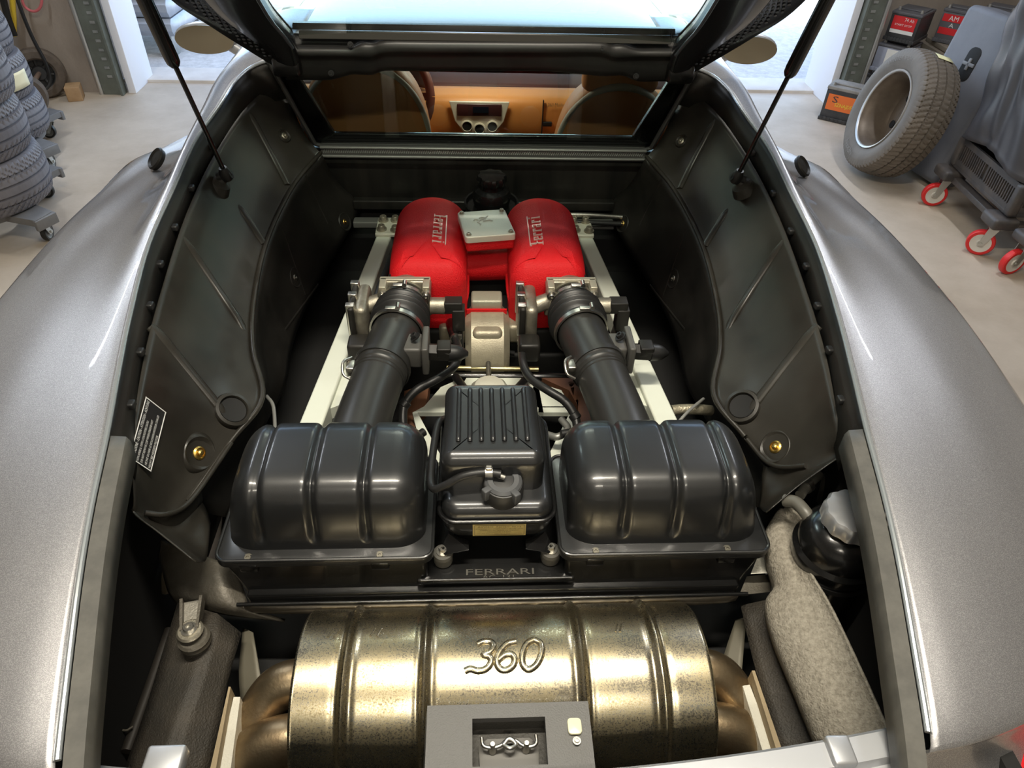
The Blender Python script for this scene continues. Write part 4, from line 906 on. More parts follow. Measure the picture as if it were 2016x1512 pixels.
    e_(24); r_(45); r_(66); a_(87); r_(111); i_(135); bar(138, 31, 146, 33.5)
    g = G()
    for (x0, y0, x1, y1) in strokes:
        nx_ = max(1, int((x1-x0)/8)); base = []
        for k in range(nx_+1):
            x = (x0+(x1-x0)*k/nx_-75)/1000
            base.append([Vector((x, y0/1000-.016, 0)), Vector((x, y1/1000-.016, 0))])
        lo = [drape(b, tx, ty, dr, up, -.0005) for b in base]; hi = [drape(b, tx, ty, dr, up, .0028) for b in base]
        rows = [[l[0], h[0], h[1], l[1]] for l, h in zip(lo, hi)]
        o = len(g.v); g.grid(rows); g.f += [(o, o+1, o+2, o+3), tuple(o+len(rows)*4-4+k for k in (3, 2, 1, 0))]; g.m += [0, 0]
    part('raised_lettering', g, bxm, pn, 'bare metal raised name')
    part('plenum_end_clamp', G().lathe([(.030, 0), (.032, .02), (.020, .025), (0, .025)], (cx+s*.0, 1.838, .79), (0, .6, .8), 28), steel, pn)
# bridge between the plenums
M = Matrix.Translation((-.004, 1.607, .842)) @ Matrix.Rotation(R(9), 4, 'Z') @ Matrix.Rotation(R(-2), 4, 'X')
g = G(); g.box((0, 0, 0), (.118, .135, .03), bev=.006); g.v = [M @ v for v in g.v]; br = part('bridge_pedestal', g, red_m)
part('bridge_duct', G().tube([(-.10, 1.60, .755), (0, 1.605, .752), (.10, 1.61, .755)], .042, n=3), red_m, br)
part('cross_strip', G().box((-.003, 1.467, .70), (.10, .006, .012)), red_m, br)
g = G(); g.pillow(rrect(.124, .142, .008, 5), .012, .028, .003, 3, M=M); cp = part('cover_plate', g, alu, br, 'cast aluminium cover plate')
for (x, y) in ((-.052, -.058), (.052, -.058), (-.052, .062), (.052, .062)):
    g = G(); bolt(g, M @ Vector((x, y, .027)), (0, 0, 1), .005, .006, False); part('cover_bolt', g, alu_d, cp)
g = G()   # faint prancing horse relief, simple strokes
for pts in (((-.004, .012), (.002, .026), (.007, .036), (.011, .040)), ((.002, .026), (-.012, .020), (-.020, .008)), ((.004, .030), (-.006, .034), (-.012, .030)), ((-.020, .008), (-.014, .0), (-.016, -.008)), ((-.012, .016), (-.024, .026), (-.028, .018)), ((-.002, .014), (.012, .016), (.018, .010))):
    g.tube([M @ Vector((x, y-.004, .028)) for x, y in pts], .0019, n=3, seg=6)
part('horse_relief', g, alu, cp)

# ---- throttle bodies, bellows, tubes
for s in (-1, 1):
    path = [Vector((s*.187, 1.50, .765)), Vector((s*.196, 1.42, .768)), Vector((s*.201, 1.34, .772)), Vector((s*.205, 1.28, .775)), Vector((s*.222, 1.18, .775)), Vector((s*.236, 1.09, .775)), Vector((s*.248, 1.00, .772)), Vector((s*.258, .90, .765))]
    pth = smooth(path, 10)
    def at(t): k = t*(len(pth)-1); i = min(int(k), len(pth)-2); return pth[i].lerp(pth[i+1], k-i)
    def dirv(t): return (at(min(1, t+.02))-at(max(0, t-.02))).normalized()
    # black coupling ring against the plenum
    tb = part('throttle_body', G().lathe([(.048, -.01), (.050, .0), (.050, .03), (.046, .03)], at(.10), dirv(.10), 40).box(at(.13), (.118, .016, .098), bev=.005), alu_d)
    part('coupling_ring', G().lathe([(.055, -.022), (.058, -.016), (.058, .016), (.055, .020), (.050, .020)], at(.035), dirv(.03), 44), rubber, tb)
    q = at(.13)
    for (x, z) in ((-.05, .040), (.05, .040)):
        g = G(); g.tube([q+Vector((x, .005, z-.0)), q+Vector((x, -.045, z-.004))], .011, n=1); part('screw_boss', g, alu_d, tb)
        g = G(); bolt(g, q+Vector((x, -.045, z-.004)), (0, -1, 0), .007, .009, False); part('boss_screw', g, steel, tb)
    g = G(); g.box(q+Vector((0, .002, .048)), (.118, .014, .010), bev=.002).box(q+Vector((-.050, -.018, .048)), (.016, .04, .010), bev=.002).box(q+Vector((.050, -.018, .048)), (.016, .04, .010), bev=.002); part('top_bridge', g, mat('mid_aluminium', (0.46, 0.43, 0.34), 0.45, 0.6), tb)
    # actuator housing on the car's left of each throttle
    ac = q+Vector((-.098, -.035, -.025))
    a1 = part('throttle_actuator', G().box(ac, (.030, .115, .105), bev=.012), alu_d)
    part('actuator_arm', G().tube([q+Vector((-.04, -.02, .01)), ac+Vector((0, .0, .02))], .020, n=1), alu_d, a1)
    part('actuator_cover', G().box(ac+Vector((-.020, 0, 0)), (.014, .12, .11), bev=.005), black_pl, a1)
    for k, dy in enumerate((.048, .0, -.045)):
        part('retaining_clip', G().box(ac+Vector((-.022, dy, .018)), (.020, .016, .085), bev=.002), steel, a1)
    part('actuator_plug', G().box(ac+Vector((-.005, -.085, -.035)), (.05, .05, .05), bev=.008), black_pl, a1)
    # position sensor on the other side
    sn = part('position_sensor', G().lathe([(.0, 0), (.020, 0), (.020, .035), (0, .035)], q+Vector((.058, -.035, .0)), (1, 0, 0), 24), alu_d)
    part('sensor_plug', G().box(q+Vector((.112, -.038, .004)), (.042, .034, .030), bev=.003).box(q+Vector((.124, -.04, -.03)), (.03, .035, .06), bev=.003), black_pl, sn)
    part('sensor_lead', G().tube([q+Vector((.124, -.04, -.06)), q+Vector((.126, -.06, -.12))], .010), rubber, sn)
    # rubber bellows
    g = G(); rows = []; n_b = 60
    for i in range(n_b+1):
        t = .20+.24*i/n_b; c = at(t); d = dirv(t); u = i/n_b
        r = .054+.006*math.sin(u*PI)+.0055*math.cos(u*2*PI*4.5)*(1 if .08 < u < .86 else .1)+.004*u
        e1 = Vector((1, 0, 0))-d*d.x; e1.normalize(); e2 = d.cross(e1)
        rows.append([c+(e1*math.cos(2*PI*k/48)+e2*math.sin(2*PI*k/48))*r for k in range(48)])
    bl = part('rubber_bellows', G().grid(rows, cu_=True), rubber, sharp=80)
    for t, r in ((.205, .0575), (.43, .0615)):
        g = G(); g.lathe([(r-.004, -.006), (r, -.006), (r, .006), (r-.004, .006)], at(t), dirv(t), 48)
        c = at(t)+Vector((.006*s, 0, r+.003)); g.box(c, (.03, .011, .004), bev=.001); g.tube([c+Vector((.012, -.008, .004)), c+Vector((.012, .010, .004))], .005, n=1)
        part('hose_clamp', g, steel, bl)
    # air flow meter section and duct to the air box
    g = G(); rows = []
    prof = [(.43, .053), (.44, .054), (.60, .054), (.605, .057), (.622, .058), (.628, .0555), (.645, .0555), (.65, .053), (.66, .0525), (.80, .0525), (.9, .054), (1.0, .056)]
    for t, r in prof:
        c = at(t); d = dirv(t); e1 = Vector((1, 0, 0))-d*d.x; e1.normalize(); e2 = d.cross(e1)
        rows.append([c+(e1*math.cos(2*PI*k/48)+e2*math.sin(2*PI*k/48))*r for k in range(48)])
    it = part('intake_tube', G().grid(rows, cu_=True), tube_m)
    c = at(.53); mm = part('air_flow_sensor', G().box(c+Vector((.052, -.01, .01)), (.04, .06, .05), bev=.006).box(c+Vector((.080, -.012, .012)), (.014, .085, .068), bev=.004), mat('sensor_grey', (0.07, 0.068, 0.062), 0.45))
    part('sensor_connector', G().tube([c+Vector((.085, -.012, .008)), c+Vector((.130, -.014, .006))], .019, n=1, seg=6).box(c+Vector((.118, -.012, .016)), (.030, .036, .022), bev=.003), black_pl, mm)
    part('rubber_boot', G().tube([c+Vector((.128, -.014, .006)), c+Vector((.150, -.013, .004)), c+Vector((.168, -.010, .0))], [.020, .017, .006], n=4), rubber, mm)
    g = G(); bolt(g, c+Vector((.060, -.01, .045)), (-.6, 0, .8), .008, .010); part('sensor_screw', g, rubber, mm)
    c = at(.615)
    g = G(); g.lathe([(.057, -.007), (.0595, -.007), (.0595, .007), (.057, .007)], c, dirv(.61), 48); rg = part('spring_clip_ring', g, tube_m, it)
    ph = at(.62)+Vector((-.060, -.01, .012)); g = G()
    g.box(ph, (.018, .03, .022), bev=.003); g.tube([ph+Vector((0, .02, .012)), ph+Vector((-.014, .0, .016)), ph+Vector((-.012, -.025, .004)), ph+Vector((.005, -.03, -.006))], .003); part('spring_clip', g, steel, rg)
    for t, r in ((.66, .0535), (.675, .0535)):
        g = G(); g.lathe([(r-.002, -.002), (r+.001, 0), (r-.002, .002)], at(t), dirv(t), 48); part('moulded_ring', g, tube_m, it)

# breather hoses and small pipes
for s, pts in ((-1, [(888, 640, .69), (896, 665, .70), (903, 695, .71), (893, 722, .71), (862, 745, .71), (820, 768, .70), (797, 795, .68), (793, 830, .66), (800, 860, .64)]),
               (1, [(1027, 640, .69), (1028, 672, .70), (1030, 715, .71), (1045, 745, .71), (1078, 768, .71), (1112, 790, .70), (1132, 820, .68), (1136, 855, .66), (1125, 880, .64)])):
    q = LP(pts); h = part('breather_hose', G().tube(q, .0095, n=6), rubber)
    g = G(); d = (q[2]-q[1]).normalized(); g.lathe([(.010, -.007), (.0125, -.007), (.0125, .007), (.010, .007)], q[1], d, 24); g.box(q[1]+Vector((.012, -.006, .008)), (.008, .008, .010)); part('hose_clip', g, steel, h)
    part('hose_elbow', G().tube([q[0]+Vector((0, .03, -.01)), q[0], q[1]], .013), gloss, h)
    g = G(); d = (q[6]-q[5]).normalized(); g.lathe([(.0095, -.008), (.0125, -.006), (.0125, .006), (.0095, .008)], q[6], d, 20); part('corrugated_joint', g, rubber, h)
part('gold_cross_rod', G().tube(LP([(880, 724, .60), (1060, 727, .60)]), .0065, n=1), mat('passivated_zinc', (0.55, 0.47, 0.24), 0.35, 0.9))
part('cross_beam', G().tube(LP([(870, 740, .58), (1140, 742, .58)]), .012, n=1), gloss)
part('curved_pipe', G().tube(LP([(900, 696, .60), (930, 690, .61), (975, 690, .61), (1012, 695, .60)]), .006), mat('dark_metal', (0.08, 0.08, 0.08), 0.3, 0.7))
part('dipstick_tube', G().tube(LP([(961, 706, .61), (962, 735, .635), (963, 762, .655)]), .0062), mat('dark_metal', (0.08, 0.08, 0.08), 0.3, 0.7))
# white rear subframe plate with triangular windows
def plate(pl_, z, th=-.006): return [P(a, b, z=z) for a, b in pl_]
g = G(); z = .60
for poly in ([(918, 744), (1050, 744), (1062, 768), (905, 768)], [(868, 762), (905, 746), (925, 800), (835, 800)], [(1052, 752), (1105, 768), (1125, 802), (1040, 802)],
             [(835, 800), (880, 800), (880, 812), (812, 812)], [(1060, 800), (1126, 800), (1122, 812), (1060, 812)], [(812, 812), (822, 812), (872, 905), (840, 925)], [(1122, 812), (1134, 830), (1098, 935), (1078, 900)], [(905, 768), (1062, 768), (1070, 812), (895, 812)]):
    g.prism(plate(poly, z), (0, 0, -.012))
sf = part('rear_subframe', g, frame_m, label='white painted subframe plate')
for polys in (([(796, 770), (846, 752), (838, 802), (790, 850)], [(800, 812), (825, 850), (800, 870), (780, 840)]), ([(1066, 744), (1142, 742), (1138, 800), (1120, 768)], [(1118, 752), (1152, 745), (1168, 800), (1160, 860), (1140, 860), (1138, 800)])):
    g = G()
    for poly in polys: g.prism(plate(poly, .585), (0, 0, -.03))
    part('gearbox_casting', g, ceram, label='reddish brown casting')
oc = P(964, 768, z=.665); part('oil_filler_cap', G().lathe([(.044, -.03), (.046, -.02), (.044, 0), (.034, .012), (.015, .016), (0, .016)], oc, (0, -.1, 1), 40, wob=lambda k, n, r, h: .0012*math.sin(k*2*PI/40*10) if r > .04 else 0), alu)
for a, b in (((897, 742, .62), (925, 780, .65)), ((1040, 742, .62), (1005, 780, .65))):
    part('stay_rod', G().tube([P(a[0], a[1], z=a[2]), P(b[0], b[1], z=b[2])], .010, n=1), rubber)
part('oil_hose_bracket', G().tube(LP([(1075, 855, .63), (1098, 860, .64), (1118, 845, .64), (1105, 825, .64)]), .008), mat('dull_grey', (0.3, 0.3, 0.28), 0.4, 0.6))
part('corrugated_conduit', G().tube(LP([(835, 850, .66), (822, 858, .66), (806, 862, .66)]), .009), rubber)
part('corrugated_conduit', G().tube(LP([(1105, 855, .66), (1120, 852, .66), (1140, 850, .66)]), .009), rubber)
# braided fuel line on the right
q = LP([(1322, 808, .66), (1345, 806, .66), (1372, 806, .66), (1400, 808, .65)])
part('braided_line', G().tube(q, .012, n=10, seg=14), mat('braid', (0.42, 0.38, 0.28), 0.45, 0.7, bump=1, bscale=120))
part('cable_tie', G().tube(LP([(1335, 832, .68), (1355, 810, .69), (1385, 785, .68)]), .0035), mat('grey_tie', (0.2, 0.2, 0.19), 0.5))
part('cable_end', G().tube(LP([(525, 780, .66), (538, 800, .66), (542, 850, .64)]), .004), mat('grey_tie', (0.2, 0.2, 0.19), 0.5))

# ---- air boxes
def groove(g, xs, depth, width, cond):
    """press rounded channels into a shell along its own normals"""
    bm = bmesh.new(); vs = [bm.verts.new(v) for v in g.v]; bm.verts.ensure_lookup_table()
    for f in g.f:
        try: bm.faces.new([vs[i] for i in f])
        except Exception: pass
    bm.normal_update(); c = sum(g.v, Vector())/len(g.v)
    for i, v in enumerate(bm.verts):
        n = v.normal
        if n.dot(v.co-c) < 0: n = -n
        d = max(math.exp(-((v.co.x-x)/width)**2) for x in xs)
        g.v[i] = v.co-n*(depth*d*cond(v.co))
    bm.free()
def shell(x0, x1, prof, rc, n=150, nend=10):
    """extrude a y-z profile along x, with rounded ends (radius rc); prof is a list of (y, z)"""
    pr = smooth([(0, a, b) for a, b in prof], 6); yc = (min(p.y for p in pr)+max(p.y for p in pr))/2; zb = min(p.z for p in pr)
    hy = (max(p.y for p in pr)-min(p.y for p in pr))/2; hz = max(p.z for p in pr)-zb; rows = []
    xs = [(x0+rc*(1-math.cos(PI/2*k/nend)), math.sin(PI/2*k/nend)) for k in range(nend+1)]
    mid = [(x0+rc+(x1-x0-2*rc)*k/n, 1.0) for k in range(1, n)]
    allx = xs+mid+[(x1-(a-x0), b) for a, b in xs[::-1]]
    for x, k in allx:
        ins = rc*(1-k); rows.append([Vector((x, yc+(p.y-yc)*(1-ins/hy*.75), zb+(p.z-zb)*(1-ins/hz*.85))) for p in pr])
    g = G().grid(rows)
    for rr, rev in ((rows[0], 0), (rows[-1], 1)):
        o = len(g.v)-len(rr) if rev else 0; base = [o+i for i in range(len(rr))]
        g.f.append(tuple(base[::-1] if rev else base)); g.m.append(0)
    return g
PROF = [(.738, .722), (.742, .760), (.750, .800), (.762, .828), (.785, .845), (.83, .850), (.87, .850), (.905, .846), (.93, .832), (.940, .80), (.942, .722)]
for s, x0, x1, gx, scr in ((-1, -.452, -.120, (-.388, -.302, -.216), (-.412, -.195)), (1, .123, .460, (.216, .302, .388), (.17, .398))):
    g = shell(x0, x1, PROF, .052, n=200)
    # outer end wall leans in towards the top
    g.v = [Vector((v.x+((v.z-.722)*.16 if s < 0 else -(v.z-.722)*.16)*max(0, abs(v.x)-.30)/.15, v.y, v.z)) for v in g.v]
    groove(g, gx, .0085, .0068, lambda c: min(1, max(0, (c.z-.735)/.015)))
    ab = part('air_box', g, satin, sharp=75, label='satin black ribbed air box')
    fl = G(); cx = (x0+x1)/2; w_ = x1-x0+.030
    fl.pillow(rrect(w_, .235, .022, 6, (cx, .832)), .708, .722, .004, 3)
    flo = part('air_box_flange', fl, satin, ab)
    r_ = G(); ring = [Vector((p.x, p.y, .7225)) for p in rrect(w_-.004, .231, .020, 6, (cx, .832))]
    r_.tube(ring+[ring[0]], .0030, n=1, seg=8, cap=False); part('flange_bead', r_, satin, ab)
    for x in scr:
        g = G(); bolt(g, (x, .7235, .720), (0, -.15, 1), .0055, .004, False); part('flange_screw', g, mat('dark_screw', (0.16, 0.15, 0.12), 0.4, 0.8), ab)
        part('clip_tab', G().box((x, .7165, .703), (.030, .006, .018), bev=.002), gloss, ab)
    b = G(); zb = .625; fx0, fx1 = cx-w_/2+.012, cx+w_/2-.012
    b.hull([(fx0, .722, .709), (fx1, .722, .709), (fx0, .94, .709), (fx1, .94, .709), (fx0+(.035 if s < 0 else 0), .705, zb), (fx1-(.035 if s > 0 else 0), .705, zb), (fx0+.03, .93, zb), (fx1-.03, .93, zb)])
    part('air_box_base', b, gloss, ab, bev=.006)
# centre tray between the boxes and lower tub
g = G(); g.box((.001, .84, .660), (.272, .262, .014), bev=.003); tr = part('centre_tray', g, gloss)
g = G(); g.tube([(-.128, .709, .668), (.132, .709, .668)], .0028, n=1, seg=8); part('tray_rim', g, gloss, tr)
M = mframe((.008, .724, .6676), (1, 0, 0), (0, 1, 0)); g = G(); text_on(g, 'FERRARI', .118, .012, M, .0004); part('tray_lettering', g, mat('rubbed_metal', (0.12, 0.115, 0.10), 0.4, 0.4), tr)
M = mframe((.004, .7135, .6676), (1, 0, 0), (0, 1, 0)); g = G(); text_on(g, 'AC  131', .055, .007, M, .0004); part('part_number', g, mat('rubbed_metal', (0.12, 0.115, 0.10), 0.4, 0.4), tr)
g = G(); g.hull([(-.425, .698, .650), (.43, .698, .650), (-.425, .95, .650), (.43, .95, .650), (-.42, .694, .625), (.425, .694, .625), (-.40, .93, .62), (.405, .93, .62)]); tub = part('lower_tub', g, gloss, bev=.004)
rows = []
for i in range(61):
    x = -.43+.86*i/60; k = (1-abs(x/.432)**8)**.5; notch = .012*sum(math.exp(-((x-c)/.010)**2) for c in (-.335, -.255, -.175, -.07, 0, .07, .175, .255, .335))
    rows.append([Vector((x, .690, .628)), Vector((x, .684+.01*(1-k), .612)), Vector((x, .690+.008*(1-k)+notch*.6, .60-.0*k+(1-k)*.01)), Vector((x, .705+notch, .585-.004*k+(1-k)*.03)), Vector((x, .75, .57+(1-k)*.04)), Vector((x, .82, .565+(1-k)*.05))])
part('tub_underside', G().grid(rows), mat('worn_black_alloy', (0.07, 0.06, 0.045), 0.33, 0.5, var=(0.15, 0.13, 0.10), vscale=12), tub, sharp=60, solid=.003)
part('support_bar', G().tube([(-.44, .690, .636), (.445, .690, .636)], .0035, n=1), gloss, tub)

# ---- coolant tank
g = rbox_shell(-.005, .893, .79, .083, .098, .088, .020, .022, nseg=8)
g.v = [Vector((v.x*(1+.10*max(0, (.90-v.y)/.1)*(.5)), v.y, v.z-(.0 if v.z < .84 else (v.y-.80)*.00))) for v in g.v]
ct = part('coolant_tank', g, satin, sharp=70, label='black expansion tank with seven pressed flutes')
for k in range(7):
    x = -.062+k*.0192; g = G(); pts = [(x, .835, .8775), (x, .845, .8805), (x, .90, .8805), (x, .955, .8805), (x, .965, .8775)]
    g.tube(pts, .0043, n=4, seg=12); part('pressed_flute', g, satin, ct)
g = rbox_shell(.003, .878, .722, .094, .124, .078, .028, .020, nseg=6)
# underside rounds in
g.v = [Vector((.003+(v.x-.003)*(1-.10*max(0, (.75-v.z)/.03)**2), .878+(v.y-.878)*(1-.07*max(0, (.75-v.z)/.03)**2), v.z)) for v in g.v]
bt = part('tank_body', g, satin, ct, sharp=70)
g = G(); ring = [Vector((p.x, p.y, .772)) for p in rrect(.196, .256, .030, 8, (.003, .878))]; g.tube(ring+[ring[0]], .0042, n=1, seg=10, cap=False); part('weld_seam', g, gloss, ct)
cpx, cpy = .012, .790
part('filler_cap', G().lathe([(.033, 0), (.0345, .006), (.0345, .024), (.032, .034), (.022, .038), (0, .038)], (cpx, cpy, .797), (0, -.12, 1), 48), mat('cap_grey', (0.03, 0.03, 0.03), 0.45), ct)
g = G()
for k in range(4):
    a = R(35+90*k); d = Vector((math.cos(a), math.sin(a), 0)); g.box(Vector((cpx, cpy-.003, .824))+d*.033, (.016, .012, .022), Matrix.Rotation(a, 3, 'Z'), bev=.002)
g.lathe([(.030, 0), (.031, .004), (.026, .008), (.018, .008), (.016, .004)], (cpx, cpy-.003, .830), (0, -.12, 1), 40)
part('cap_grip', g, mat('cap_light_grey', (0.075, 0.078, 0.082), 0.45), ct)
hp = [Vector((.008, .788, .848)), Vector((-.02, .792, .848)), Vector((-.055, .790, .842)), Vector((-.085, .785, .825)), Vector((-.104, .790, .812)), Vector((-.110, .82, .806)), Vector((-.108, .89, .806)), Vector((-.102, .96, .80)), Vector((-.088, 1.005, .77))]
oh = part('overflow_hose', G().tube(hp, .0068, n=8), rubber, ct)
part('hose_nozzle', G().tube([Vector((.014, .786, .842)), Vector((-.006, .7895, .848))], .0048, n=1), steel, ct)
g = G(); g.lathe([(.007, -.006), (.0088, -.006), (.0088, .006), (.007, .006)], hp[1]+Vector((.008, 0, 0)), (1, 0, 0), 20); g.box(hp[1]+Vector((.008, 0, .010)), (.010, .008, .006), bev=.001); part('ear_clamp', g, steel, ct)
# yellowed specification sticker on the front face
gold = mat('gold_sticker', (0.62, 0.50, 0.20), 0.4, 0.3, var=(0.5, 0.38, 0.14), vscale=40)
M = mframe((.006, .7520, .748), (1, 0, 0), (0, .05, 1)); g = G(); g.box((0, 0, 0), (.090, .028, .0010)); g.v = [M @ v for v in g.v]; gs = part('sticker', g, gold, ct, 'gold specification sticker')
inkb = mat('brown_ink', (0.10, 0.07, 0.03), 0.6)
for t, y, w, h in (('AVVISO  Ferrari  N.12', .009, .074, .0032), ('ATTENZIONE NON SVITARE IL TAPPO A MOTORE CALDO', .004, .080, .0021), ('WARNING DO NOT REMOVE CAP WHEN HOT', 0, .066, .0021), ('PRESSIONE 0.9 BAR', -.004, .040, .0021), ('USARE SOLO LIQUIDO PRESCRITTO', -.008, .076, .0021)):
    g = G(); text_on(g, t, w, h, M @ Matrix.Translation((0, y, .0008))); part('sticker_print', g, inkb, gs)
g = G()
for (x, y, a, b) in ((0, .0122, .084, .0006), (0, -.0118, .084, .0006), (.042, 0, .0006, .024), (-.042, 0, .0006, .024)): g.box((x, y, .0007), (a, b, .0004))
g.v = [M @ v for v in g.v]; part('sticker_border', g, inkb, gs)
for s in (-1, 1):
    c = Vector((.003+s*.094, .748, .690))
    mt = part('tank_mount', G().hull([(c.x-s*.045, c.y+.01, .712), (c.x-s*.045, c.y-.008, .712), (c.x-s*.005, c.y-.01, .700), (c.x-s*.005, c.y+.02, .700), (c.x-s*.045, c.y-.006, .706), (c.x+s*.006, c.y, .697), (c.x-s*.01, c.y+.02, .72)]), gloss, ct)
    part('rubber_mount', G().lathe([(.0155, -.022), (.017, -.016), (.0155, -.006), (.0175, -.003), (.0165, .004), (0, .004)], c, (0, 0, 1), 28), seal_m, ct)
    g = G(); bolt(g, c+Vector((0, 0, .004)), (0, 0, 1), .0075, .012); part('mount_bolt', g, steel, ct)

# ---- silencer
MC = Vector((0, .552, .572)); MR = .140; X0, X1 = -.305, .322
g = G(); prof = [(.0, X0+.012), (.10, X0+.010), (MR-.012, X0+.004), (MR-.003, X0), (MR, X0+.004)]
bands = [P(693, 1225, z=.70).x, P(842, 1215, z=.70).x, P(1133, 1210, z=.70).x, P(1277, 1210, z=.70).x]
xs = [X0+.004+(X1-X0-.008)*k/260 for k in range(261)]
for x in xs:
    b = sum(math.exp(-((x-c)/.0052)**2) for c in bands); d = sum(math.exp(-((abs(x-c)-.011)/.0045)**2) for c in bands)
    prof.append((MR+.0062*b-.0018*d, x))
prof += [(MR-.003, X1), (MR-.012, X1-.004), (.10, X1-.010), (0, X1-.012)]
g.lathe(prof, MC, (1, 0, 0), 120)
sil = part('silencer', g, silencer_m, sharp=50, label='stained polished stainless silencer drum')
# embossed numerals following the drum
tc = P(993, 1272, z=.69); ang0 = R(92.0)
def onm(x, y, lift=0.0):
    x = x+y*.22; a = ang0-y/MR; r = MR+lift
    return Vector((tc.x+x, MC.y+r*math.cos(a), MC.z+r*math.sin(a)))
NUM = [[(-.046, .017), (-.037, .022), (-.026, .021), (-.020, .013), (-.024, .004), (-.033, .0), (-.024, -.003), (-.019, -.011), (-.024, -.021), (-.036, -.024), (-.048, -.021), (-.056, -.024)],
       [(.012, .021), (.0, .017), (-.009, .004), (-.011, -.010), (-.005, -.021), (.005, -.024), (.014, -.019), (.016, -.009), (.010, -.001), (.0, -.001), (-.009, -.009)],
       [(.040, .023), (.030, .016), (.026, .0), (.029, -.016), (.039, -.024), (.050, -.017), (.055, 0), (.051, .016), (.040, .023)]]
for st_ in NUM:
    g = G(); g.tube([onm(x, y, -.0012) for x, y in st_], .0056, n=6, seg=12); part('embossed_digit', g, silencer_m, sil, 'embossed digit of 360', sharp=70)
# short pressed dashes
for (px, py) in ((652, 1250), (664, 1250), (735, 1248), (748, 1248), (1213, 1240), (1221, 1240)):
    q = P(px, py, z=.70); a = math.atan2(MR, q.y-MC.y); a = max(R(60), min(R(120), PI/2-(q.y-MC.y)/MR))
    g = G(); g.tube([MC*1+Vector((q.x-.003, 0, 0))+Vector((0, (MR-.0002)*math.cos(a+.06), (MR-.0002)*math.sin(a+.06))), MC+Vector((q.x+.003, 0, 0))+Vector((0, (MR-.0002)*math.cos(a-.06), (MR-.0002)*math.sin(a-.06)))], .0018, n=1, seg=8); part('pressed_dash', g, silencer_m, sil)
# exhaust bends at both ends
for s, xe in ((-1, X0), (1, X1)):
    for k, (y0, z0, ox, rr) in enumerate(((.575, .585, .085, .036), (.490, .565, .105, .040))):
        g = G(); g.tube([(xe-s*.02, y0, z0), (xe+s*.03, y0, z0+.002), (xe+s*(ox*.72), y0-.012, z0-.012), (xe+s*ox, y0-.045, z0-.045), (xe+s*(ox*.9), y0-.075, z0-.095), (xe+s*(ox*.35), y0-.085, z0-.14), (xe-s*.05, y0-.085, z0-.15)], rr, n=8, seg=24)
        part('exhaust_bend', g, exhaust_m, sharp=60)

# ---- latch cover and latch
g = G(); zt = .787; x0, x1, y0, y1 = -.099, .114, .325, .437; hx0, hx1, hy0, hy1 = -.040, .055, .362, .419
def sl_(y): return zt-(y1-y)*.10
def blk_(a, b, c, d): g.hull([(x, y, sl_(y)+dz) for x in (a, b) for y in (c, d) for dz in (0, -.012)])
blk_(x0, hx0, y0, y1); blk_(hx1, x1, y0, y1); blk_(hx0, hx1, y0, hy0); blk_(hx0, hx1, hy1, y1)
g.hull([(x0, y1, zt), (x1, y1, zt), (x0, y1+.006, zt-.035), (x1, y1+.006, zt-.035), (x0, y1-.01, zt-.035), (x1, y1-.01, zt-.035)])
for xx, sg in ((x0, -1), (x1, 1)): g.hull([(xx, y, sl_(y)-d) for y in (y0, y1) for d in (0, .035)]+[(xx+sg*.004, y, sl_(y)-.035) for y in (y0, y1)]+[(xx-sg*.006, y, sl_(y)-.01) for y in (y0, y1)])
lc = part('latch_cover', g, mat('cover_grey_plastic', (0.085, 0.083, 0.078), 0.5, bump=.3, bscale=500), label='dark grey plastic latch cover')
part('latch_recess', G().box((.0075, .39, .742), (.12, .075, .006)).box((.0075, .425, .76), (.10, .006, .035)), mat('recess_dark', (0.05, 0.047, 0.04), 0.6, bump=.6, bscale=300), lc)
part('latch_plate', G().hull([(-.03, .365, .752), (.045, .365, .752), (-.032, .398, .752), (.047, .398, .752), (-.02, .405, .756), (.035, .405, .756), (-.03, .365, .745), (.045, .365, .745)]), mat('recess_mid', (0.09, 0.085, 0.075), 0.5), lc)
g = G(); g.tube([(-.028, .402, .768), (-.026, .392, .768), (-.016, .389, .768), (-.004, .391, .768), (.004, .397, .768), (.016, .397, .768), (.024, .391, .768), (.036, .389, .768), (.043, .393, .768), (.043, .403, .768)], .0024, n=6)
lt = part('lid_latch', g, steel, lc)
for x in (-.014, .030): part('latch_rivet', G().lathe([(.0, 0), (.006, 0), (.006, .004), (.004, .016), (.003, .02), (0, .02)], (x, .391, .755), seg=20), steel, lt)
part('latch_link', G().tube([(.0, .391, .77), (.008, .386, .772), (.016, .391, .77), (.008, .398, .772), (.0, .391, .77)], .0028, n=5), steel, lt)
q = Vector((.0925, .405, sl_(.405)+.001))
part('lamp_lens', G().pillow(rrect(.018, .021, .005, 4), 0, .003, .001, 2, M=Matrix.Translation(q)), mat('ivory_lens', (0.72, 0.68, 0.45), 0.3), lc, 'small ivory lamp lens')
g = G(); bolt(g, q+Vector((.001, -.018, .0)), (0, 0, 1), .0035, .004, False); part('cover_screw', g, steel, lc)
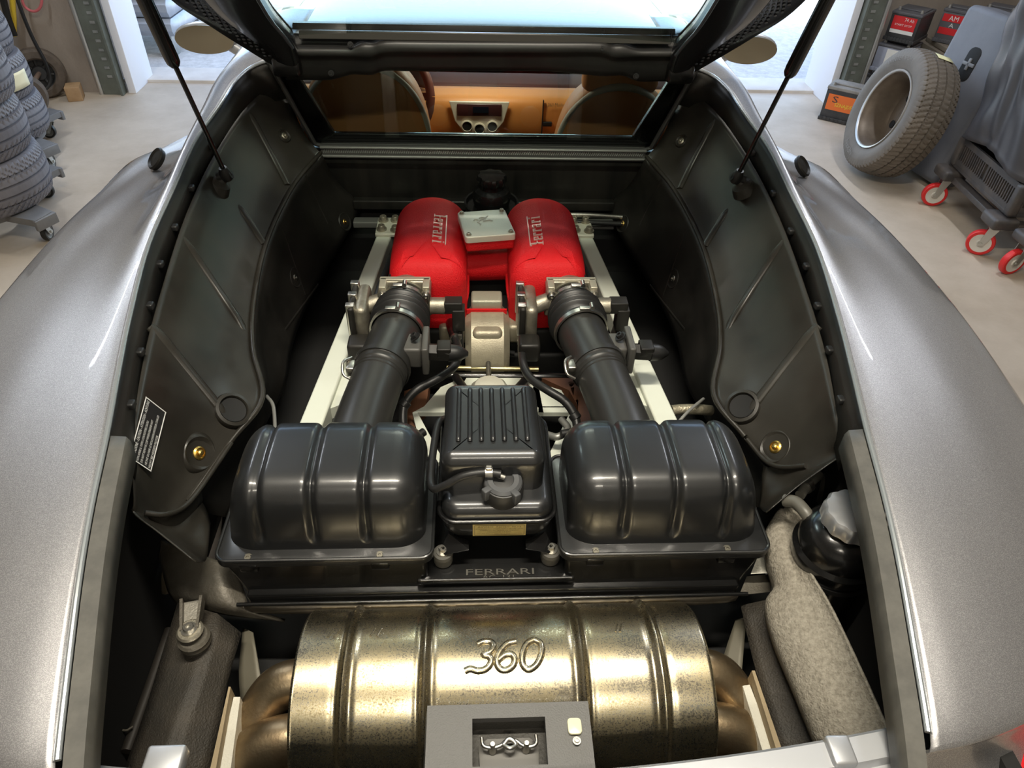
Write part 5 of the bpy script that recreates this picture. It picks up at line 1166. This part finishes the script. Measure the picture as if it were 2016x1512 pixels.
# ---- painted rear sill of the opening
rows = []
for i in range(41):
    x = -.492+.984*i/40; yi = .372-.030*(1-(x/.49)**2)+.006*x/.5; zt_ = .806+.014*abs(x/.49)**2+.006*x
    rows.append([Vector((x, yi+.002, zt_-.05)), Vector((x, yi, zt_-.004)), Vector((x, yi-.004, zt_)), Vector((x, yi-.034, zt_+.001)), Vector((x, yi-.040, zt_-.006)), Vector((x, yi-.046, zt_-.006)), Vector((x, yi-.052, zt_+.002)), Vector((x, yi-.085, zt_-.02)), Vector((x, yi-.10, .68)), Vector((x, yi-.12, .5)), Vector((x, yi-.11, .30))])
sill = part('rear_sill', G().grid(rows), paint_d, sharp=40, solid=.0015)
for (px, w) in ((329, .045), (1648, .030)):
    q = P(px, 1478 if px < 500 else 1458, z=.822); part('hinge_stop', G().box((q.x, q.y-.012, .816), (w, .036, .022), bev=.004), paint_d, sill)
part('bumper_skin', G().loft([[(x*1.0, .27+.05*abs(x/.9)**2, .70), (x*1.02, .235+.06*abs(x/.9)**2, .62), (x*1.03, .22+.07*abs(x/.9)**2, .5), (x*1.0, .25+.07*abs(x/.9)**2, .3)] for x in (-.88, -.6, -.3, 0, .3, .6, .88)], 5, 5), paint, sharp=80, solid=.002)

# ---- fluid reservoir on the right
RC = Vector((.571, .700, 0))
rs = part('fluid_reservoir', G().lathe([(.0, .56), (.055, .56), (.062, .60), (.064, .70), (.070, .735), (.072, .742), (.072, .752), (.068, .757), (.066, .76), (.067, .775), (.062, .795), (.050, .808), (.042, .812), (.040, .83), (0, .83)], RC, (0, 0, 1), 56), gloss, label='black round fluid reservoir')
g = G(); g.lathe([(.044, .818), (.048, .822), (.048, .842), (.044, .848), (.030, .851), (0, .851)], RC, (0, 0, 1), 96, wob=lambda k, n, r, h: .0014*math.cos(k*2*PI/96*12) if r > .04 else 0)
rc_ = part('reservoir_cap', g, mat('brushed_alloy', (0.74, 0.75, 0.77), 0.28, 0.85), rs, 'polished alloy screw cap')
g = G(); text_on(g, 'Ferrari', .034, .009, mframe(RC+Vector((.016, -.004, .8512)), (.25, 1, 0), (-1, .25, 0)), .0003); part('cap_lettering', g, deep, rc_)
part('reservoir_clamp', G().lathe([(.068, -.005), (.071, -.005), (.071, .005), (.068, .005)], RC+Vector((0, 0, .72)), (0, 0, 1), 56), rubber, rs)
part('reservoir_hose', G().tube(LP([(1545, 985, .78), (1568, 990, .79), (1590, 1015, .79), (1603, 1040, .77)]), .011), mat('hose_grey', (0.10, 0.095, 0.08), 0.4), rs)
part('lower_hose', G().tube([(.565, .66, .58), (.567, .62, .57), (.575, .59, .53), (.575, .55, .47)], .018), rubber, rs)
g = G(); g.lathe([(.018, -.006), (.0205, -.006), (.0205, .006), (.018, .006)], (.566, .64, .575), (0, 1, .3), 24); part('hose_band', g, steel, rs)
part('coolant_hose', G().tube(LP([(1655, 900, .78), (1640, 930, .76), (1625, 990, .70)]), .016), mat('hose_grey', (0.10, 0.095, 0.08), 0.4))
hs = part('heater_hose', G().tube(LP([(1612, 935, .76), (1590, 955, .77), (1575, 975, .77)]), .009), mat('hose_grey', (0.10, 0.095, 0.08), 0.4))
q = P(1589, 957, z=.77); g = G(); g.lathe([(.009, -.006), (.0125, -.006), (.0125, .006), (.009, .006)], q, (1, .7, 0), 20); part('hose_band', g, steel, hs)
# ---- beige heat shield
LL = [(1530, 1012, .715), (1513, 1045, .71), (1518, 1100, .70), (1530, 1150, .69), (1514, 1185, .685), (1530, 1250, .68), (1570, 1345, .67), (1622, 1470, .66)]
RRr = [(1546, 998, .735), (1577, 1035, .735), (1566, 1078, .735), (1590, 1130, .735), (1624, 1188, .735), (1650, 1240, .735), (1692, 1330, .735), (1750, 1460, .73)]
rows = []
for a, b in zip(LL, RRr):
    A = P(a[0], a[1], z=a[2]); B = P(b[0], b[1], z=b[2]); rows.append([A+Vector((.004, 0, -.03)), A, A.lerp(B, .35)+Vector((0, 0, .006)), A.lerp(B, .72)+Vector((0, 0, -.004)), B+Vector((0, 0, -.004)), B+Vector((.004, 0, .008))])
part('heat_shield', G().loft(rows, 4, 6), felt, sharp=70, solid=.0035, label='beige textured heat shield')
# ---- dark folded plates and strips either side of the silencer
def pfold(name, rows_, m, th=.003, **k): return part(name, G().loft([[P(a, b, z=z) for a, b, z in r] for r in rows_], 4, 3), m, solid=th, sharp=30, **k)
pfold('shield_plate', [[(350, 1185, .60), (428, 1208, .62)], [(318, 1290, .59), (392, 1340, .615)], [(285, 1400, .58), (355, 1430, .61)], [(235, 1540, .57), (318, 1540, .60)]], plate_m)
pfold('shield_plate', [[(428, 1208, .62), (476, 1246, .585)], [(392, 1340, .615), (448, 1345, .575)], [(355, 1430, .61), (432, 1440, .57)], [(318, 1540, .60), (405, 1540, .56)]], plate_m)
pfold('shield_plate', [[(1458, 1192, .60), (1512, 1180, .63)], [(1480, 1290, .59), (1545, 1280, .62)], [(1508, 1390, .58), (1585, 1375, .61)], [(1535, 1490, .57), (1630, 1490, .60)]], plate_m)
pfold('inner_guard', [[(1448, 1220, .55), (1470, 1215, .56)], [(1425, 1290, .54), (1462, 1300, .55)], [(1415, 1340, .52), (1455, 1380, .54)]], mat('guard_grey', (0.13, 0.12, 0.09), 0.5, 0.2))
pfold('inner_guard', [[(478, 1235, .55), (497, 1245, .56)], [(470, 1320, .54), (512, 1330, .55)], [(475, 1400, .52), (518, 1380, .54)]], mat('guard_grey', (0.13, 0.12, 0.09), 0.5, 0.2))
edge_m = mat('tan_edge_strip', (0.32, 0.25, 0.15), 0.7, bump=.5, bscale=300)
part('edge_strip', G().prism([P(450, 1352, z=.62), P(454, 1352, z=.62), P(422, 1530, z=.62), P(410, 1530, z=.62)], (0, 0, -.05)), edge_m)
part('edge_strip', G().prism([P(1480, 1320, z=.62), P(1486, 1320, z=.62), P(1548, 1500, z=.62), P(1536, 1500, z=.62)], (0, 0, -.05)), edge_m)
part('insulation_strip', G().prism([P(460, 1372, z=.60), P(473, 1372, z=.60), P(452, 1530, z=.60), P(424, 1530, z=.60)], (0, 0, -.04)), white_ins, label='white woven insulation strip')
part('insulation_strip', G().prism([P(1462, 1350, z=.60), P(1476, 1348, z=.60), P(1535, 1500, z=.60), P(1508, 1500, z=.60)], (0, 0, -.04)), white_ins, label='white woven insulation strip')
part('insulation_block', G().hull([P(1490, 1100, z=.66), P(1515, 1095, z=.66), P(1518, 1128, z=.66), P(1478, 1130, z=.66), P(1490, 1100, z=.63), P(1515, 1095, z=.63), P(1518, 1128, z=.63), P(1478, 1130, z=.63)]), white_ins)
part('side_bracket', G().hull([P(1470, 1135, z=.63), P(1518, 1130, z=.63), P(1518, 1165, z=.63), P(1455, 1172, z=.63), P(1470, 1135, z=.60), P(1518, 1130, z=.60), P(1518, 1165, z=.60), P(1455, 1172, z=.60)]), hdr_m)
# left casting with bolted arm
g = G(); g.loft([[P(300, 1050, z=.62), P(330, 1070, z=.645), P(420, 1100, z=.66), P(470, 1120, z=.64)], [P(318, 1120, z=.62), P(365, 1120, z=.645), P(430, 1140, z=.655), P(480, 1160, z=.63)], [P(330, 1165, z=.60), P(370, 1175, z=.63), P(440, 1190, z=.635), P(500, 1205, z=.61)], [P(345, 1188, z=.58), P(385, 1198, z=.60), P(450, 1212, z=.60), P(560, 1225, z=.58)]], 5, 5)
cs = part('gearbox_mount', g, hdr_m, solid=.006, sharp=60, label='dull grey cast mount')
q0, q1 = P(382, 1188, z=.648), P(378, 1250, z=.642); dd = (q1-q0).normalized(); side = Vector((-dd.y, dd.x, 0)).normalized()
part('mount_arm', G().prism([q0+side*.018, q0-side*.018, q1-side*.014, q1+side*.014], (0, 0, .010)), mat('light_casting', (0.26, 0.245, 0.21), 0.45, 0.5, bump=.3, bscale=300), cs, bev=.003)
for sg in (-1, 1): part('mount_rib', G().prism([q0+side*(sg*.018), q0+side*(sg*.013), q1+side*(sg*.010), q1+side*(sg*.014)], (0, 0, .020)), hdr_m, cs)
part('rubber_bush', G().lathe([(.024, -.018), (.026, -.012), (.024, -.006), (.026, -.002), (.022, .002), (0, .002)], q1+Vector((.003, -.003, .0)), (0, 0, 1), 32), hdr_m, cs)
g = G(); g.lathe([(.020, 0), (.021, .003), (.018, .006), (0, .006)], q1+Vector((0, 0, .010)), (0, 0, 1), 32); part('washer', g, alu_d, cs)
g = G(); bolt(g, q1+Vector((0, 0, .016)), (0, 0, 1), .0085, .009, False); part('mount_bolt', g, steel, cs)
part('curved_guard', G().loft([[P(292, 1052, z=.60), P(325, 1075, z=.60), P(358, 1100, z=.60)], [P(298, 1110, z=.58), P(325, 1135, z=.59), P(345, 1135, z=.60)], [P(318, 1170, z=.56), P(328, 1170, z=.57), P(335, 1160, z=.58)]], 4, 4), mat('dusty_brown', (0.16, 0.13, 0.09), 0.5, 0.2), solid=.004)
part('lower_pipe', G().tube(LP([(335, 1240, .5), (300, 1340, .5), (250, 1480, .5)]), .010), mat('faint_tube', (0.03, 0.026, 0.022), 0.5))
part('thin_wire', G().tube(LP([(175, 1390, .52), (215, 1425, .52), (245, 1438, .52), (262, 1430, .52)]), .0018), mat('faint_wire', (0.10, 0.09, 0.07), 0.5))

# ---- engine lid, raised
LA = R(50); LH = Vector((0, 1.93, 1.14)); LD = Vector((0, -math.cos(LA), math.sin(LA))); LN = Vector((0, -math.sin(LA), -math.cos(LA)))   # LN: underside, facing the bay
def LQ(x, s_, d=0.0): return LH+Vector((x, 0, 0))+LD*s_+LN*d
lidm = mat('lid_inner_black', (0.012, 0.013, 0.015), 0.25, coat=.5, coatr=.1)
OUT = [(.535, .0), (.575, .055), (.64, .15), (.70, .25), (.725, .40), (.72, .65), (.68, 1.0), (.62, 1.35), (.55, 1.62)]
INN = [(.475, .0), (.465, .115), (.475, .16), (.492, .23), (.505, .40), (.505, .65), (.49, .95), (.475, 1.22), (.46, 1.34)]
def prof_row(a, b, s_):   # underside channel between inner a and outer b
    return [LQ(a[0]*s_, a[1], .0), LQ(a[0]*s_, a[1], .022), LQ((a[0]+.012)*s_, a[1], .028), LQ((a[0]*.45+b[0]*.55)*s_, a[1]*.45+b[1]*.55, .022), LQ((a[0]*.38+b[0]*.62)*s_, a[1]*.38+b[1]*.62, .004), LQ((b[0]-.012)*s_, b[1], .0), LQ(b[0]*s_, b[1], .004), LQ(b[0]*s_, b[1], -.010)]
lid = None
for s in (-1, 1):
    g = G(); g.loft([prof_row(a, b, s) for a, b in zip(INN, OUT)], 2, 5)
    o = part('lid_side_frame', g, lidm, None if lid is None else None, solid=.003, sharp=50)
    # perforated grille on the outer part of the frame
    gr = G(); holes = G(); nn = 0
    for i in range(26):
        s_ = .045+i*.0125
        k = 0
        while True:
            def interp(T, q):
                for p0, p1 in zip(T, T[1:]):
                    if p0[1] <= q <= p1[1]: return p0[0]+(p1[0]-p0[0])*(q-p0[1])/(p1[1]-p0[1])
                return T[-1][0]
            a = interp(INN, s_); b = interp(OUT, s_); xa = a*.36+b*.64+.006; x = xa+.012*k+(.006 if i % 2 else 0)
            if x > b-.016: break
            holes.lathe([(.0043, 0), (.003, .0012), (0, .0005)], LQ(x*s, s_, .0055), LN, 6); k += 1
    part('lid_grille', holes, mat('grille_grey', (0.10, 0.11, 0.12), 0.35, 0.4), o)
    part('glass_trim', G().tube([LQ(x*s, q, .030) for x, q in INN[1:]], .0045, n=3), mat('bright_trim', (0.14, 0.16, 0.18), 0.2, 0.6), o)
    part('lid_outer_skin', G().loft([[LQ(a[0]*s, a[1], -.012), LQ((a[0]+b[0])/2*s, (a[1]+b[1])/2, -.022), LQ(b[0]*s, b[1], -.012)] for a, b in zip(INN, OUT)], 3, 4), paint, o, solid=.002)
    # gas strut
    b0 = Vector((s*.622, 1.60, 1.0)) if False else P(445, 345, y=1.60) if s < 0 else P(1450, 350, y=1.60)
    t0 = P(345, 130, y=1.525) if s < 0 else P(1552, 150, y=1.525)
    d = (t0-b0); L1 = d.length; d.normalize(); tend = b0+d*(L1+.48)
    st_ = part('gas_strut', G().tube([t0, t0+d*.008, t0+d*.02, tend], [.009, .0135, .0145, .0145], n=1, seg=20), gloss)
    part('strut_rod', G().tube([b0+d*.02, t0], .0052, n=1), gloss, st_)
    part('strut_socket', G().lathe([(.0, -.012), (.013, -.010), (.015, 0), (.013, .012), (.009, .022), (0, .022)], b0, d, 24).lathe([(.011, -.02), (.011, .014), (0, .014)], b0, (-s, 0, .3), 20), rubber, st_)
    part('strut_bracket', G().lathe([(.030, -.03), (.024, -.008), (.012, .0), (.010, .006), (0, .006)], b0+Vector((s*.012, 0, -.012)), (-s*.6, 0, .8), 28), liner_m, st_)
# rear bar and glass of the lid
g = G(); rows = []
for i in range(31):
    x = -.56+1.12*i/30; s0 = 1.34-.0*abs(x); rows.append([LQ(x, s0, .0), LQ(x, s0, .022), LQ(x, s0+.09, .022), LQ(x*1.0, s0+.16, .0), LQ(x, s0+.24, -.012), LQ(x, s0+.235, -.03), LQ(x, s0, -.03)])
g.grid(rows); lb = part('lid_rear_bar', g, lidm, solid=.003)
part('lid_glass', G().loft([[LQ(x, q, -.002-.02*(1-(x/.5)**2)) for x in (-.5, -.25, 0, .25, .5)] for q in (.118, .5, .9, 1.35)], 4, 4), glass, solid=.003)
# moulded cross member at the hinge end
def HX(px, py, dy=0.0): return P(px, py, y=1.905-dy)
rows = []
xsn = [563, 600, 650, 690, 712, 735, 760, 840, 960, 1080, 1180, 1205, 1228, 1255, 1290, 1318, 1348]
for px in xsn:
    t = (px-960)/390; edgeb = 75 if 735 < px < 1205 else (88 if (px < 712 or px > 1228) else 81)
    mid1 = 118-8*(1 if 735 < px < 1205 else 0); mid2 = (134 if abs(t) < .55 else 142)+ (10 if abs(t) > .72 else 0)+px*.004
    rows.append([HX(px, 62+px*.006, -.02), HX(px, edgeb-4+px*.006, -.01), HX(px, edgeb+2+px*.006, .006), HX(px, mid1-12+px*.003, .014), HX(px, mid1+px*.002, .004), HX(px, mid2, -.002), HX(px, mid2+2, -.03)])
cm = part('lid_cross_member', G().loft(rows, 3, 3), mat('member_black', (0.010, 0.0095, 0.009), 0.36, spec=0.35, var=(0.018, 0.017, 0.015), vscale=10), sharp=60, solid=.003)
part('member_strip', G().prism([HX(588, 60, .004), HX(1320, 71, .004), HX(1322, 88, .004), HX(588, 77, .004)], (0, .006, 0)), mat('strip_grey', (0.045, 0.043, 0.037), 0.35), cm, bev=.002)
part('member_gasket', G().prism([HX(575, 45, .0), HX(1330, 57, .0), HX(1330, 70, .0), HX(575, 58, .0)], (0, .02, 0)), gloss, cm, bev=.002)
for (px, py) in ((652, 144), (1252, 150), (690, 88), (1185, 96)):
    g = G(); bolt(g, HX(px, py, .010), (0, -1, .2), .005, .006, False); part('member_screw', g, rubber, cm)
for s in (-1, 1): part('lid_hinge', G().box(LQ(s*.50, .02, .01), (.07, .06, .05), bev=.01), gloss)

for o in list(bpy.data.objects):
    if 'incar' in o: del o['incar']
